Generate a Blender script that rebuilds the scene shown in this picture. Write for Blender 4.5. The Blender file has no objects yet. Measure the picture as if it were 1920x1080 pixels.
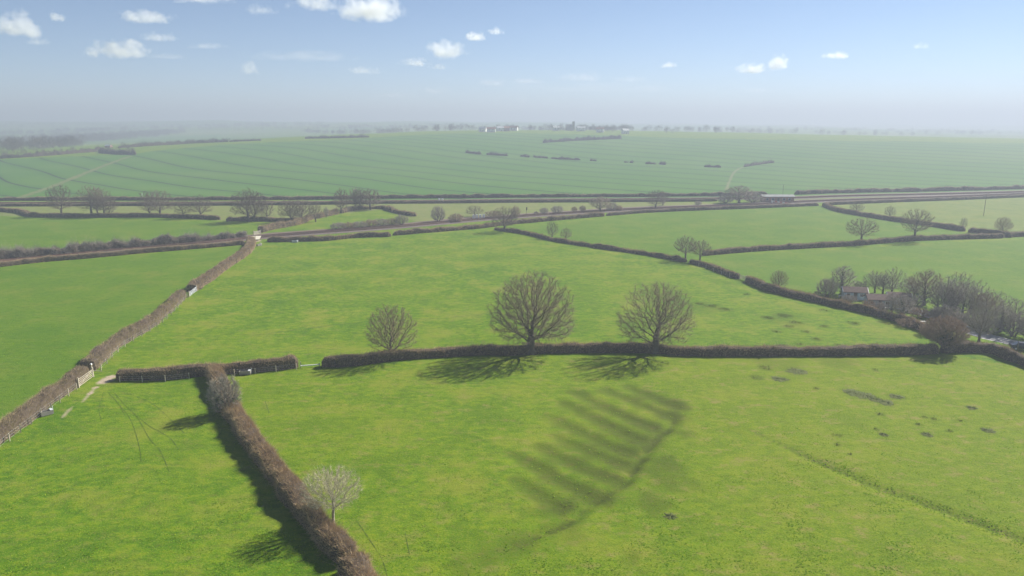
import bpy, math, random
import numpy as np
from mathutils import Vector

# ------------------------------------------------------------------ camera, sky, sun, exposure
scene = bpy.context.scene
col = scene.collection
CAM_H, PITCH, FPX = 42.0, math.radians(12.74), 1371.0      # focal length in pixels of a 1920 px wide picture
cam_d = bpy.data.cameras.new('camera')
cam_d.sensor_width = 36.0
cam_d.lens = 36.0 * FPX / 1920.0
cam_d.clip_start, cam_d.clip_end = 0.5, 40000
cam = bpy.data.objects.new('camera', cam_d)
cam.location = (0, 0, CAM_H)
cam.rotation_euler = (math.pi / 2 - PITCH, 0, 0)
col.objects.link(cam)
scene.camera = cam

SUN_EL, SUN_AZ = math.radians(36), math.radians(53)        # azimuth from +Y towards +X
world = bpy.data.worlds.new('World')
scene.world = world
world.use_nodes = True
wn, wl = world.node_tree.nodes, world.node_tree.links
sky = wn.new('ShaderNodeTexSky')
sky.sky_type = 'NISHITA'
sky.sun_disc = False
sky.sun_elevation = SUN_EL
sky.sun_rotation = SUN_AZ
sky.air_density, sky.dust_density, sky.ozone_density = 0.60, 0.0, 1.9
bg = wn['Background']
wl.new(sky.outputs[0], bg.inputs[0])
bg.inputs[1].default_value = 0.053

sun_d = bpy.data.lights.new('sun', 'SUN')
sun_d.energy, sun_d.angle, sun_d.color = 5.0, math.radians(0.6), (1.0, 0.95, 0.86)
sun = bpy.data.objects.new('sun', sun_d)
SUN_DIR = Vector((math.sin(SUN_AZ) * math.cos(SUN_EL), math.cos(SUN_AZ) * math.cos(SUN_EL), math.sin(SUN_EL)))
sun.rotation_euler = SUN_DIR.to_track_quat('Z', 'Y').to_euler()
sun.location = SUN_DIR * 300
col.objects.link(sun)

vs = scene.view_settings
vs.view_transform, vs.look, vs.gamma, vs.use_curve_mapping = 'Standard', 'None', 1.0, False
vs.exposure = 1.2
cy = scene.cycles
cy.max_bounces, cy.diffuse_bounces, cy.glossy_bounces, cy.transmission_bounces = 5, 2, 1, 2
cy.volume_bounces, cy.transparent_max_bounces = 3, 8
cy.volume_step_rate = 0.7
cy.use_denoising = True
cy.denoiser = 'OPENIMAGEDENOISE'
cy.use_adaptive_sampling = False

# ------------------------------------------------------------------ small helpers
R = np.random.RandomState(7)

def vnoise(x, y, seed=0):
    x, y = np.broadcast_arrays(np.asarray(x, float), np.asarray(y, float))
    xi, yi = np.floor(x).astype(np.int64), np.floor(y).astype(np.int64)
    xf, yf = x - xi, y - yi
    xf, yf = xf * xf * (3 - 2 * xf), yf * yf * (3 - 2 * yf)
    def h(a, b):
        n = (a * 374761393 + b * 668265263 + seed * 974711) & 0xffffffff
        n = ((n ^ (n >> 13)) * 1274126177) & 0xffffffff
        n = ((n ^ (n >> 16)) * 2246822519) & 0xffffffff
        return ((n ^ (n >> 15)) & 0xffffff) / float(0xffffff)
    return (h(xi, yi) * (1 - xf) + h(xi + 1, yi) * xf) * (1 - yf) + (h(xi, yi + 1) * (1 - xf) + h(xi + 1, yi + 1) * xf) * yf

def fbm(x, y, seed=0, o=3):
    s, a, t = 0, 0.5, 0
    for k in range(o):
        s = s + a * vnoise(np.asarray(x) * 2 ** k, np.asarray(y) * 2 ** k, seed + k * 17)
        t += a
        a *= 0.5
    return s / t

def sstep(t):
    t = np.clip(t, 0, 1)
    return t * t * (3 - 2 * t)

_U = np.linspace(-1.6, 1.6, 321)
def _table(xs, ys):
    k = np.hanning(61); k /= k.sum()
    v = np.interp(_U, xs, ys)
    return np.convolve(np.pad(v, 30, mode='edge'), k, mode='valid')
CREST_H = _table([-1.3, -.7, -.5, -.25, 0, .3, .7, 1.3], [9, 11, 14, 24, 33, 26, 19, 17])
CREST_D = _table([-1.3, -.7, -.5, -.25, 0, .3, .7, 1.3], [720, 740, 800, 1000, 1250, 1150, 950, 900])
FAR_H = _table([-1.3, -.7, -.3, 0, .35, .7, 1.3], [46, 44, 42, 30, 16, 6, 4])

def Z(x, y):
    """height of the land"""
    x, y = np.broadcast_arrays(np.asarray(x, float), np.asarray(y, float))
    u = np.clip(x / np.maximum(y, 250.0), -1.5, 1.5)
    H, D, G = np.interp(u, _U, CREST_H), np.interp(u, _U, CREST_D), np.interp(u, _U, FAR_H)
    t = np.clip((y - 430) / (D - 430), 0, 1)
    z = H * (t - 0.85 * np.sin(2 * np.pi * t) / (2 * np.pi))
    z = z - 9 * sstep((y - D) / 600.0) + (G - H * 0.35) * sstep((y - 1500) / 2200.0)
    far = sstep((y - 450) / 900.0)
    z = z + (fbm(x / 70.0, y / 70.0, 3, 2) - .5) * (0.7 + 1.2 * far)
    z = z + (fbm(x / 480.0, y / 480.0, 9, 3) - .5) * (14 * sstep((y - 1100) / 1500.0) + 22 * sstep((y - 2400) / 2000.0))
    return z

CP, SP = math.cos(PITCH), math.sin(PITCH)
_T = np.geomspace(40, 8800, 2600)
def ray(px, py):
    d = Vector(((px - 960) / FPX, CP + (540 - py) / FPX * SP, -SP + (540 - py) / FPX * CP))
    return d          # per metre of depth along the optical axis
def P(px, py):
    """point of the land seen at a place of the photograph"""
    d = ray(px, py)
    zz = CAM_H + d.z * _T - Z(d.x * _T, d.y * _T)
    k = np.nonzero(zz < 0)[0]
    if len(k) == 0:
        t = _T[-1] * 0.7
    elif k[0] == 0:
        t = _T[0]
    else:
        a = k[0]; f = zz[a - 1] / (zz[a - 1] - zz[a])
        t = _T[a - 1] + f * (_T[a] - _T[a - 1])
    x, y = d.x * t, d.y * t
    return Vector((x, y, float(Z(x, y))))
def depth(p):
    return p.y * CP - (p.z - CAM_H) * SP
def metres(px, p):
    return px * depth(p) / FPX
def line(pts, step=1.0, raw=False):
    """polyline of picture points laid on the land, resampled"""
    w = np.array([P(*q)[:2] for q in pts]) if not raw else np.array(pts, float)[:, :2]
    # Catmull-Rom smoothing
    if len(w) > 2:
        e = np.vstack([2 * w[0] - w[1], w, 2 * w[-1] - w[-2]])
        out = []
        for i in range(1, len(e) - 2):
            for t in np.linspace(0, 1, 12, endpoint=False):
                a, b, c, d = e[i - 1], e[i], e[i + 1], e[i + 2]
                out.append(.5 * ((2 * b) + (c - a) * t + (2 * a - 5 * b + 4 * c - d) * t * t + (3 * b - a - 3 * c + d) * t ** 3))
        w = np.vstack(out + [e[-2]])
    s = np.concatenate([[0], np.cumsum(np.hypot(*np.diff(w, axis=0).T))])
    n = max(2, int(s[-1] / step) + 1)
    q = np.linspace(0, s[-1], n)
    return np.stack([np.interp(q, s, w[:, 0]), np.interp(q, s, w[:, 1])], 1)
def normals(w):
    t = np.gradient(w, axis=0)
    t /= np.linalg.norm(t, axis=1)[:, None] + 1e-9
    return t, np.stack([-t[:, 1], t[:, 0]], 1)
def shift(w, off):
    return w + normals(w)[1] * off

def mesh(name, parts, mats, smooth=False):
    """parts: list of (verts, faces array n x k, material index)"""
    me = bpy.data.meshes.new(name)
    vv, loops, starts, mi, tot, ls = [], [], [], [], 0, 0
    for v, f, m in parts:
        v, f = np.asarray(v, np.float32).reshape(-1, 3), np.asarray(f, np.int64)
        if len(f) == 0: continue
        vv.append(v); loops.append((f + tot).ravel())
        starts.append(ls + np.arange(len(f)) * f.shape[1]); mi.append(np.full(len(f), m))
        tot += len(v); ls += f.size
    vv, loops, starts, mi = np.vstack(vv), np.concatenate(loops), np.concatenate(starts), np.concatenate(mi)
    me.vertices.add(len(vv)); me.vertices.foreach_set('co', vv.ravel())
    me.loops.add(len(loops)); me.loops.foreach_set('vertex_index', loops.astype(np.int32))
    me.polygons.add(len(starts)); me.polygons.foreach_set('loop_start', starts.astype(np.int32))
    me.polygons.foreach_set('material_index', mi.astype(np.int32))
    me.polygons.foreach_set('use_smooth', np.full(len(starts), smooth))
    for m in mats: me.materials.append(m)
    me.update(calc_edges=True); me.validate()
    return me
def obj(name, me, parent=None, loc=(0, 0, 0), rz=0.0):
    o = bpy.data.objects.new(name, me); col.objects.link(o)
    o.location = loc; o.rotation_euler = (0, 0, rz)
    if parent: o.parent = parent
    return o
def tag(o, label=None, cat=None, group=None, kind=None):
    if label: o['label'] = label
    if cat: o['category'] = cat
    if group: o['group'] = group
    if kind: o['kind'] = kind
    return o
def thing(name, label, cat, loc, rz=0.0, group=None):
    return tag(obj(name, None, None, loc, rz), label, cat, group)

def box(c, s, rz=0.0, taper=1.0):
    """verts, quads of a box centred at c (z = its base)"""
    x, y, z = s[0] / 2, s[1] / 2, s[2]
    v = np.array([[-x, -y, 0], [x, -y, 0], [x, y, 0], [-x, y, 0], [-x * taper, -y * taper, z], [x * taper, -y * taper, z], [x * taper, y * taper, z], [-x * taper, y * taper, z]])
    ca, sa = math.cos(rz), math.sin(rz)
    v = np.stack([v[:, 0] * ca - v[:, 1] * sa, v[:, 0] * sa + v[:, 1] * ca, v[:, 2]], 1) + np.array(c)
    return v, np.array([[3, 2, 1, 0], [4, 5, 6, 7], [0, 1, 5, 4], [1, 2, 6, 5], [2, 3, 7, 6], [3, 0, 4, 7]])
def join(*bs):
    vs_, fs, n = [], [], 0
    for v, f in bs:
        vs_.append(v); fs.append(np.asarray(f) + n); n += len(v)
    return np.vstack(vs_), np.vstack(fs)
def bar(p0, p1, r, k=6):
    return tubes(np.array([p0], float), np.array([p1], float), np.array([r]), np.array([r]), k)

def frames(d):
    d = d / (np.linalg.norm(d, axis=1)[:, None] + 1e-9)
    a = np.where(np.abs(d[:, 2:3]) < .9, np.array([[0, 0, 1.]]), np.array([[1., 0, 0]]))
    u = np.cross(d, a); u /= np.linalg.norm(u, axis=1)[:, None] + 1e-9
    return d, u, np.cross(d, u)
def tubes(p0, p1, r0, r1, k):
    E = len(p0)
    d, u, w = frames(p1 - p0)
    a = np.arange(k) * 2 * np.pi / k
    ring = u[:, None, :] * np.cos(a)[None, :, None] + w[:, None, :] * np.sin(a)[None, :, None]
    v = np.concatenate([p0[:, None] + ring * r0[:, None, None], p1[:, None] + ring * r1[:, None, None]], 1).reshape(-1, 3)
    i = np.arange(k); j = (i + 1) % k
    q = np.stack([i, j, j + k, i + k], 1)
    return v, (q[None] + (np.arange(E) * 2 * k)[:, None, None]).reshape(-1, 4)
def spikes(p, d, r):
    """three-sided spikes: base point, vector to the tip, base radius"""
    E = len(p)
    _, u, w = frames(d)
    a = np.arange(3) * 2 * np.pi / 3
    ring = u[:, None, :] * np.cos(a)[None, :, None] + w[:, None, :] * np.sin(a)[None, :, None]
    v = np.concatenate([p[:, None] + ring * np.asarray(r).reshape(-1, 1, 1), (p + d)[:, None]], 1).reshape(-1, 3)
    t = np.array([[0, 1, 3], [1, 2, 3], [2, 0, 3]])
    return v, (t[None] + (np.arange(E) * 4)[:, None, None]).reshape(-1, 3)
def unit(n, rs=R):
    v = rs.normal(size=(n, 3))
    return v / np.linalg.norm(v, axis=1)[:, None]

# ------------------------------------------------------------------ materials
class NT:
    def __init__(s, name):
        s.m = bpy.data.materials.new(name); s.m.use_nodes = True
        s.n, s.l = s.m.node_tree.nodes, s.m.node_tree.links
        s.b = s.n['Principled BSDF']; s.b.inputs['Specular IOR Level'].default_value = 0.15
    def new(s, t, ins=None, **kw):
        x = s.n.new(t)
        for k, v in kw.items(): setattr(x, k, v)
        for k, v in (ins or {}).items():
            if isinstance(v, bpy.types.NodeSocket): s.l.new(v, x.inputs[k])
            else: x.inputs[k].default_value = v
        return x
    def pos(s):
        return s.new('ShaderNodeNewGeometry').outputs['Position']
    def scaled(s, vec, sc):
        return s.new('ShaderNodeVectorMath', {0: vec, 1: sc}, operation='MULTIPLY').outputs[0]
    def noise(s, vec, scale, detail=2, rough=.55, dist=0):
        return s.new('ShaderNodeTexNoise', {'Vector': vec, 'Scale': scale, 'Detail': detail, 'Roughness': rough, 'Distortion': dist}).outputs[0]
    def ramp(s, fac, lo, hi, a=0.0, b=1.0):
        return s.new('ShaderNodeMapRange', {0: fac, 1: lo, 2: hi, 3: a, 4: b}).outputs[0]
    def math(s, op, a, b=0.0):
        return s.new('ShaderNodeMath', {0: a, 1: b}, operation=op).outputs[0]
    def mix(s, fac, a, b, mode='MIX'):
        x = s.n.new('ShaderNodeMix'); x.data_type = 'RGBA'; x.blend_type = mode
        for i, v in ((0, fac), (6, a), (7, b)):
            if isinstance(v, bpy.types.NodeSocket): s.l.new(v, x.inputs[i])
            else: x.inputs[i].default_value = v if i == 0 else (*v[:3], 1)
        return x.outputs[2]
    def col(s, c, rough=.8):
        if isinstance(c, bpy.types.NodeSocket): s.l.new(c, s.b.inputs[0])
        else: s.b.inputs[0].default_value = (*c, 1)
        s.b.inputs['Roughness'].default_value = rough
        return s
    def bump(s, h, strength, distance):
        b = s.new('ShaderNodeBump', {'Strength': strength, 'Distance': distance, 'Height': h})
        s.l.new(b.outputs[0], s.b.inputs['Normal'])
        return s

def simple(name, a, b, scale, rough=.8, bump=0):
    t = NT(name); n = t.noise(t.pos(), scale, 3)
    t.col(t.mix(t.ramp(n, .3, .7), a, b), rough)
    if bump: t.bump(n, .6, bump)
    return t.m

def mat_ground():
    t = NT('meadow grass'); p = t.pos()
    at = t.new('ShaderNodeAttribute', attribute_name='zone')
    sep = t.new('ShaderNodeSeparateColor', {0: at.outputs['Color']})
    wet, bare, arab = sep.outputs
    at2 = t.new('ShaderNodeAttribute', attribute_name='field')
    sep2 = t.new('ShaderNodeSeparateColor', {0: at2.outputs['Color']})
    rough_f, yellow_f, flat = sep2.outputs
    ps = t.scaled(p, (1, 1, 0))
    n_big = t.noise(ps, .028, 3, .6)
    n_mid = t.noise(ps, .22, 3, .6)
    n_sm = t.noise(t.scaled(p, (.75, 1.1, 0)), .8, 5, .74)
    n_fi = t.noise(t.scaled(p, (1, 1.5, 0)), 4.0, 4, .78)
    c = t.mix(t.ramp(n_mid, .3, .72), (.052, .136, .003), (.088, .176, .004))
    c = t.mix(t.math('MULTIPLY', t.ramp(n_sm, .49, .60), .90), c, (.134, .198, .006))
    c = t.mix(t.math('MULTIPLY', t.ramp(n_sm, .48, .38), .75), c, (.034, .084, .003))
    n_pat = t.noise(ps, .085, 4, .7)
    c = t.mix(t.math('MULTIPLY', t.ramp(n_pat, .50, .66), .65), c, (.185, .200, .026))
    c = t.mix(t.math('MULTIPLY', t.ramp(n_pat, .48, .34), .65), c, (.036, .104, .003))
    c = t.mix(t.math('MULTIPLY', t.ramp(n_big, .42, .75), .45), c, (.128, .182, .008))
    n_st = t.noise(t.scaled(p, (.8, 1.2, 0)), .42, 5, .72)
    straw = t.math('MULTIPLY', t.ramp(n_st, .53, .68), t.ramp(yellow_f, 0.0, .6, .35, .85))
    c = t.mix(t.math('MULTIPLY', yellow_f, .7), c, (.150, .182, .006))
    c = t.mix(straw, c, (.205, .175, .055))
    c = t.mix(t.math('MULTIPLY', t.ramp(n_fi, .52, .66), .60), c, (.230, .225, .040))
    c = t.mix(t.math('MULTIPLY', t.ramp(n_fi, .48, .36), .35), c, (.036, .080, .006))
    even = t.mix(t.ramp(t.noise(ps, .06, 4, .65), .3, .7), (.046, .122, .006), (.088, .158, .010))
    even = t.mix(t.math('MULTIPLY', t.ramp(n_fi, .45, .7), .5), even, (.135, .165, .026))
    even = t.mix(t.math('MULTIPLY', t.ramp(n_pat, .50, .70), .45), even, (.140, .164, .028))
    even = t.mix(t.math('MULTIPLY', t.ramp(n_sm, .46, .36), .55), even, (.034, .090, .006))
    c = t.mix(t.math('MULTIPLY', flat, .75), c, even)
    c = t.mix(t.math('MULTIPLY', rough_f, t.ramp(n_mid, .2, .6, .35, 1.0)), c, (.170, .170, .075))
    # drilled cereals with tramlines
    sx = t.new('ShaderNodeSeparateXYZ', {0: p})
    wob = t.math('MULTIPLY', t.noise(ps, .004, 1), 60.0)
    cc = t.math('ADD', t.math('ADD', t.math('MULTIPLY', sx.outputs[0], .66), t.math('MULTIPLY', sx.outputs[1], .75)), wob)
    fr = t.math('FRACT', t.math('DIVIDE', cc, 34.0))
    d = t.math('ABSOLUTE', t.math('SUBTRACT', fr, .5))
    tram = t.ramp(d, .016, .036, 1, 0)
    broad = t.ramp(d, .05, .32, 1, 0)
    crop = t.mix(t.noise(ps, .018, 4, .6), (.038, .120, .022), (.085, .165, .026))
    crop = t.mix(t.math('MULTIPLY', t.ramp(t.noise(ps, .0065, 5, .65), .48, .68), .55), crop, (.100, .165, .040))
    crop = t.mix(t.math('MULTIPLY', broad, .24), crop, (.024, .070, .020))
    crop = t.mix(t.math('MULTIPLY', tram, .9), crop, (.014, .022, .020))
    c = t.mix(arab, c, crop)
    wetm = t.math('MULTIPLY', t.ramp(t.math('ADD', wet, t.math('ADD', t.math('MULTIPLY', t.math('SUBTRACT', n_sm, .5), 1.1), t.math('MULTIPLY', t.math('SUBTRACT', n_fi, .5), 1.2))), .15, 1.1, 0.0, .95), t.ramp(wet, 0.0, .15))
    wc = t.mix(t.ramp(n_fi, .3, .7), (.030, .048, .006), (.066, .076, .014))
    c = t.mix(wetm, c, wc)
    soil = t.mix(n_fi, (.25, .19, .13), (.44, .37, .28))
    c = t.mix(t.ramp(t.math('ADD', bare, t.math('MULTIPLY', t.math('SUBTRACT', n_sm, .5), .5)), .3, .75), c, soil)
    t.col(c, .9)
    t.b.inputs['Specular IOR Level'].default_value = 0.05
    hgt = t.math('ADD', t.math('MULTIPLY', n_sm, 1.0), t.math('MULTIPLY', n_fi, .35))
    t.bump(hgt, .5, .28)
    return t.m

def mat_twig(name, a, b, c, sc=.35, fine=2.5):
    t = NT(name); p = t.pos()
    oi = t.new('ShaderNodeObjectInfo')
    n = t.noise(p, sc, 2); f = t.noise(p, fine, 2)
    k = t.mix(t.ramp(n, .3, .7), a, b)
    k = t.mix(t.math('MULTIPLY', t.ramp(f, .45, .75), .7), k, c)
    k = t.mix(t.math('MULTIPLY', oi.outputs['Random'], .35), k, tuple(x * .6 for x in a))
    t.col(k, .85)
    return t.m

M = {}
M['ground'] = mat_ground()
M['bark'] = simple('oak bark', (.095, .076, .058), (.165, .138, .108), 1.6, .9, .05)
M['twig'] = mat_twig('brown winter twigs', (.330, .260, .190), (.285, .230, .175), (.380, .300, .205))
M['twig_red'] = mat_twig('reddish winter twigs', (.350, .255, .180), (.300, .225, .160), (.390, .290, .195))
M['twig_far'] = mat_twig('dark winter twigs', (.215, .165, .130), (.180, .142, .115), (.250, .195, .150))
M['twig_silver'] = mat_twig('silvery thorn twigs', (.33, .295, .24), (.38, .345, .285), (.28, .25, .19))
M['bark_pale'] = simple('pale ash bark', (.30, .27, .20), (.42, .38, .29), 2.5, .9, .03)
M['twig_pale'] = mat_twig('pale ash twigs', (.52, .46, .31), (.56, .50, .35), (.60, .55, .40))
M['twig_grey'] = mat_twig('grey thorn twigs', (.350, .310, .260), (.400, .355, .300), (.310, .275, .215))
M['ivy'] = mat_twig('ivy leaves', (.030, .060, .018), (.050, .085, .026), (.040, .075, .020), .8)
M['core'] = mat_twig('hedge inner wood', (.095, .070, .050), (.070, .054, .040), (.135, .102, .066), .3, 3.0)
M['hedge'] = mat_twig('hedge twigs', (.580, .430, .265), (.450, .325, .200), (.640, .510, .270), .30, 1.6)
M['hedge_moss'] = mat_twig('hedge twigs with moss', (.450, .330, .235), (.420, .370, .130), (.360, .265, .190), .20, 1.3)
M['rush'] = mat_twig('rushes', (.150, .175, .050), (.180, .185, .065), (.230, .215, .095), .5, 2.0)
M['rush_base'] = simple('wet rush base', (.062, .088, .016), (.105, .115, .032), 1.5, .95, .03)
M['wood'] = simple('weathered timber', (.36, .31, .23), (.50, .45, .36), 6, .8)
M['dark_wood'] = simple('dark timber', (.10, .085, .07), (.16, .135, .11), 5, .8)
M['metal'] = simple('galvanised steel', (.48, .50, .52), (.62, .64, .66), 4, .45)
M['white'] = simple('white paint', (.74, .74, .72), (.82, .82, .80), 2, .5)
M['cream'] = simple('cream painted board', (.50, .46, .36), (.60, .56, .45), 2, .6)
M['ballast'] = simple('stone ballast', (.100, .076, .066), (.160, .128, .112), 1.3, .95, .06)
M['rail'] = simple('rusty rail steel', (.135, .060, .040), (.20, .095, .062), 1.5, .55)
M['sleeper'] = simple('concrete sleepers', (.13, .095, .08), (.18, .135, .115), 1.0, .9)
M['rust'] = simple('rusty cess', (.110, .080, .060), (.150, .115, .085), 1.0, .9)
M['road'] = simple('grey gravel lane', (.22, .21, .205), (.46, .44, .43), 1.1, .75, .04)
M['mud'] = simple('muddy wheel rut', (.048, .092, .010), (.075, .110, .016), 2.2, .8)
M['pale_track'] = simple('worn dry grass', (.085, .125, .035), (.150, .160, .060), .25, .9)
M['blue_wall'] = simple('pale blue painted cladding', (.44, .52, .60), (.54, .61, .68), 1.2, .6)
M['grey_wall'] = simple('grey blue painted cladding', (.30, .34, .40), (.38, .42, .47), 1.2, .6)
M['brown_roof'] = simple('brown felt roof', (.085, .055, .045), (.135, .095, .08), 1.5, .85)
M['grey_roof'] = simple('grey sheet roof', (.34, .36, .36), (.48, .50, .49), 1.0, .6)
M['dull_roof'] = simple('dull sheet roof', (.20, .21, .20), (.28, .29, .28), 1.0, .7)
M['tile_roof'] = simple('red clay tiles', (.26, .12, .075), (.34, .17, .11), 1.0, .8)
M['brick'] = simple('brick walls', (.26, .15, .11), (.34, .21, .15), 1.0, .85)
M['render_wall'] = simple('white rendered walls', (.70, .69, .66), (.80, .79, .76), 1.0, .7)
M['red'] = simple('red paint', (.48, .06, .04), (.55, .09, .06), 2, .5)
M['stone'] = simple('church stone', (.24, .22, .19), (.34, .32, .28), 1.0, .9)
def mat_glass(name, c):
    t = NT(name); n = t.noise(t.pos(), .5, 1)
    t.col(t.mix(n, c, tuple(x * 1.6 for x in c)), .12); t.b.inputs['Specular IOR Level'].default_value = .6
    return t.m
M['glass'] = mat_glass('window glass', (.02, .025, .03))
M['water'] = mat_glass('trough water', (.015, .018, .018))
def mat_paint(name, c):
    t = NT(name); n = t.noise(t.pos(), 3, 2)
    t.col(t.mix(n, c, tuple(x * 1.3 for x in c)), .3); t.b.inputs['Coat Weight'].default_value = .6
    return t.m
M['car'] = mat_paint('dark blue car paint', (.020, .028, .05))
M['tyre'] = simple('tyre rubber', (.02, .02, .02), (.035, .035, .035), 4, .9)
M['far_twig'] = mat_twig('distant winter trees', (.150, .128, .100), (.180, .150, .115), (.120, .118, .080), .02, .15)

# ------------------------------------------------------------------ the land
def poly_world(pts):
    return np.array([P(*q)[:2] for q in pts])
def inside(poly, x, y):
    r = np.zeros(x.shape, bool)
    n = len(poly)
    for i in range(n):
        x0, y0 = poly[i]; x1, y1 = poly[(i + 1) % n]
        c = ((y0 > y) != (y1 > y)) & (x < (x1 - x0) * (y - y0) / (y1 - y0 + 1e-12) + x0)
        r ^= c
    return r
def dist_line(w, x, y, m):
    """distance to a polyline, far points get 1e9"""
    d = np.full(x.shape, 1e9)
    lo, hi = w.min(0) - m, w.max(0) + m
    k = np.nonzero((x > lo[0]) & (x < hi[0]) & (y > lo[1]) & (y < hi[1]))[0]
    xx, yy = x[k], y[k]
    best, arg = np.full(len(k), 1e9), np.zeros(len(k))
    for i in range(len(w) - 1):
        a, b = w[i], w[i + 1]
        L = ((b - a) ** 2).sum() + 1e-9
        t = np.clip(((xx - a[0]) * (b[0] - a[0]) + (yy - a[1]) * (b[1] - a[1])) / L, 0, 1)
        q = np.hypot(xx - a[0] - t * (b[0] - a[0]), yy - a[1] - t * (b[1] - a[1]))
        s = q < best
        best[s] = q[s]; arg[s] = (i + t[s]) / (len(w) - 1)
    d[k] = best
    A = np.zeros(x.shape); A[k] = arg
    return d, A

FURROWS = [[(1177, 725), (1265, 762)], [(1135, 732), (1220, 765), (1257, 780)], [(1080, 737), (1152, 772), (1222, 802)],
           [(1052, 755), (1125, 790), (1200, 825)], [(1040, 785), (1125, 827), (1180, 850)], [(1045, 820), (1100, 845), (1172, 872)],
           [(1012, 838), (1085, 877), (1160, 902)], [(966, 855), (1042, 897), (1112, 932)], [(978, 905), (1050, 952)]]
DITCH = [(905, 1042), (960, 1027), (1012, 1002), (1055, 985), (1087, 962), (1120, 935), (1170, 905), (1200, 860), (1225, 830), (1265, 790)]
DITCH2 = [(1365, 788), (1452, 827), (1507, 853), (1575, 882), (1640, 911), (1704, 933), (1778, 959), (1920, 1012), (2050, 1060)]
RUSHES = [(1466, 648, 24), (1436, 690, 35), (1418, 708, 30), (1463, 711, 38), (1494, 696, 45), (1531, 728, 15), (1642, 694, 16),
          (1598, 736, 44), (1622, 742, 44), (1640, 749, 36), (1662, 755, 36), (1681, 744, 34), (1650, 777, 18), (1733, 782, 16), (1752, 786, 16), (1721, 796, 16),
          (1738, 815, 28), (1781, 808, 18), (1801, 789, 10), (1822, 765, 24), (1851, 807, 30), (1642, 805, 14), (1657, 815, 20),
          (1571, 816, 22), (1570, 834, 12), (1594, 852, 9), (1335, 574, 36), (1358, 580, 32), (1312, 570, 24), (1440, 596, 34), (1470, 592, 40), (1492, 605, 34),
          (1478, 612, 26), (1512, 622, 22), (1532, 636, 26), (1455, 622, 22), (1545, 612, 24), (1500, 646, 20), (1570, 647, 18),
          (1258, 968, 30), (1388, 668, 18), (1420, 672, 22), (1546, 582, 26), (1600, 606, 30), (1400, 552, 18)]
WETBLOBS = [(1245, 900, 110, .75), (1230, 945, 80, .7), (1285, 818, 50, .8), (1260, 870, 60, .8), (1180, 990, 70, .35), (1070, 1010, 60, .45), (1245, 880, 45, .7), (1480, 690, 90, .45), (1560, 672, 80, .5),
            (860, 1055, 60, .6), (1190, 1045, 50, .5), (985, 960, 45, .4), (1430, 672, 60, .5), (1320, 575, 60, .5), (1480, 605, 70, .45), (1200, 560, 40, .25), (1100, 920, 110, .3)]

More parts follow.
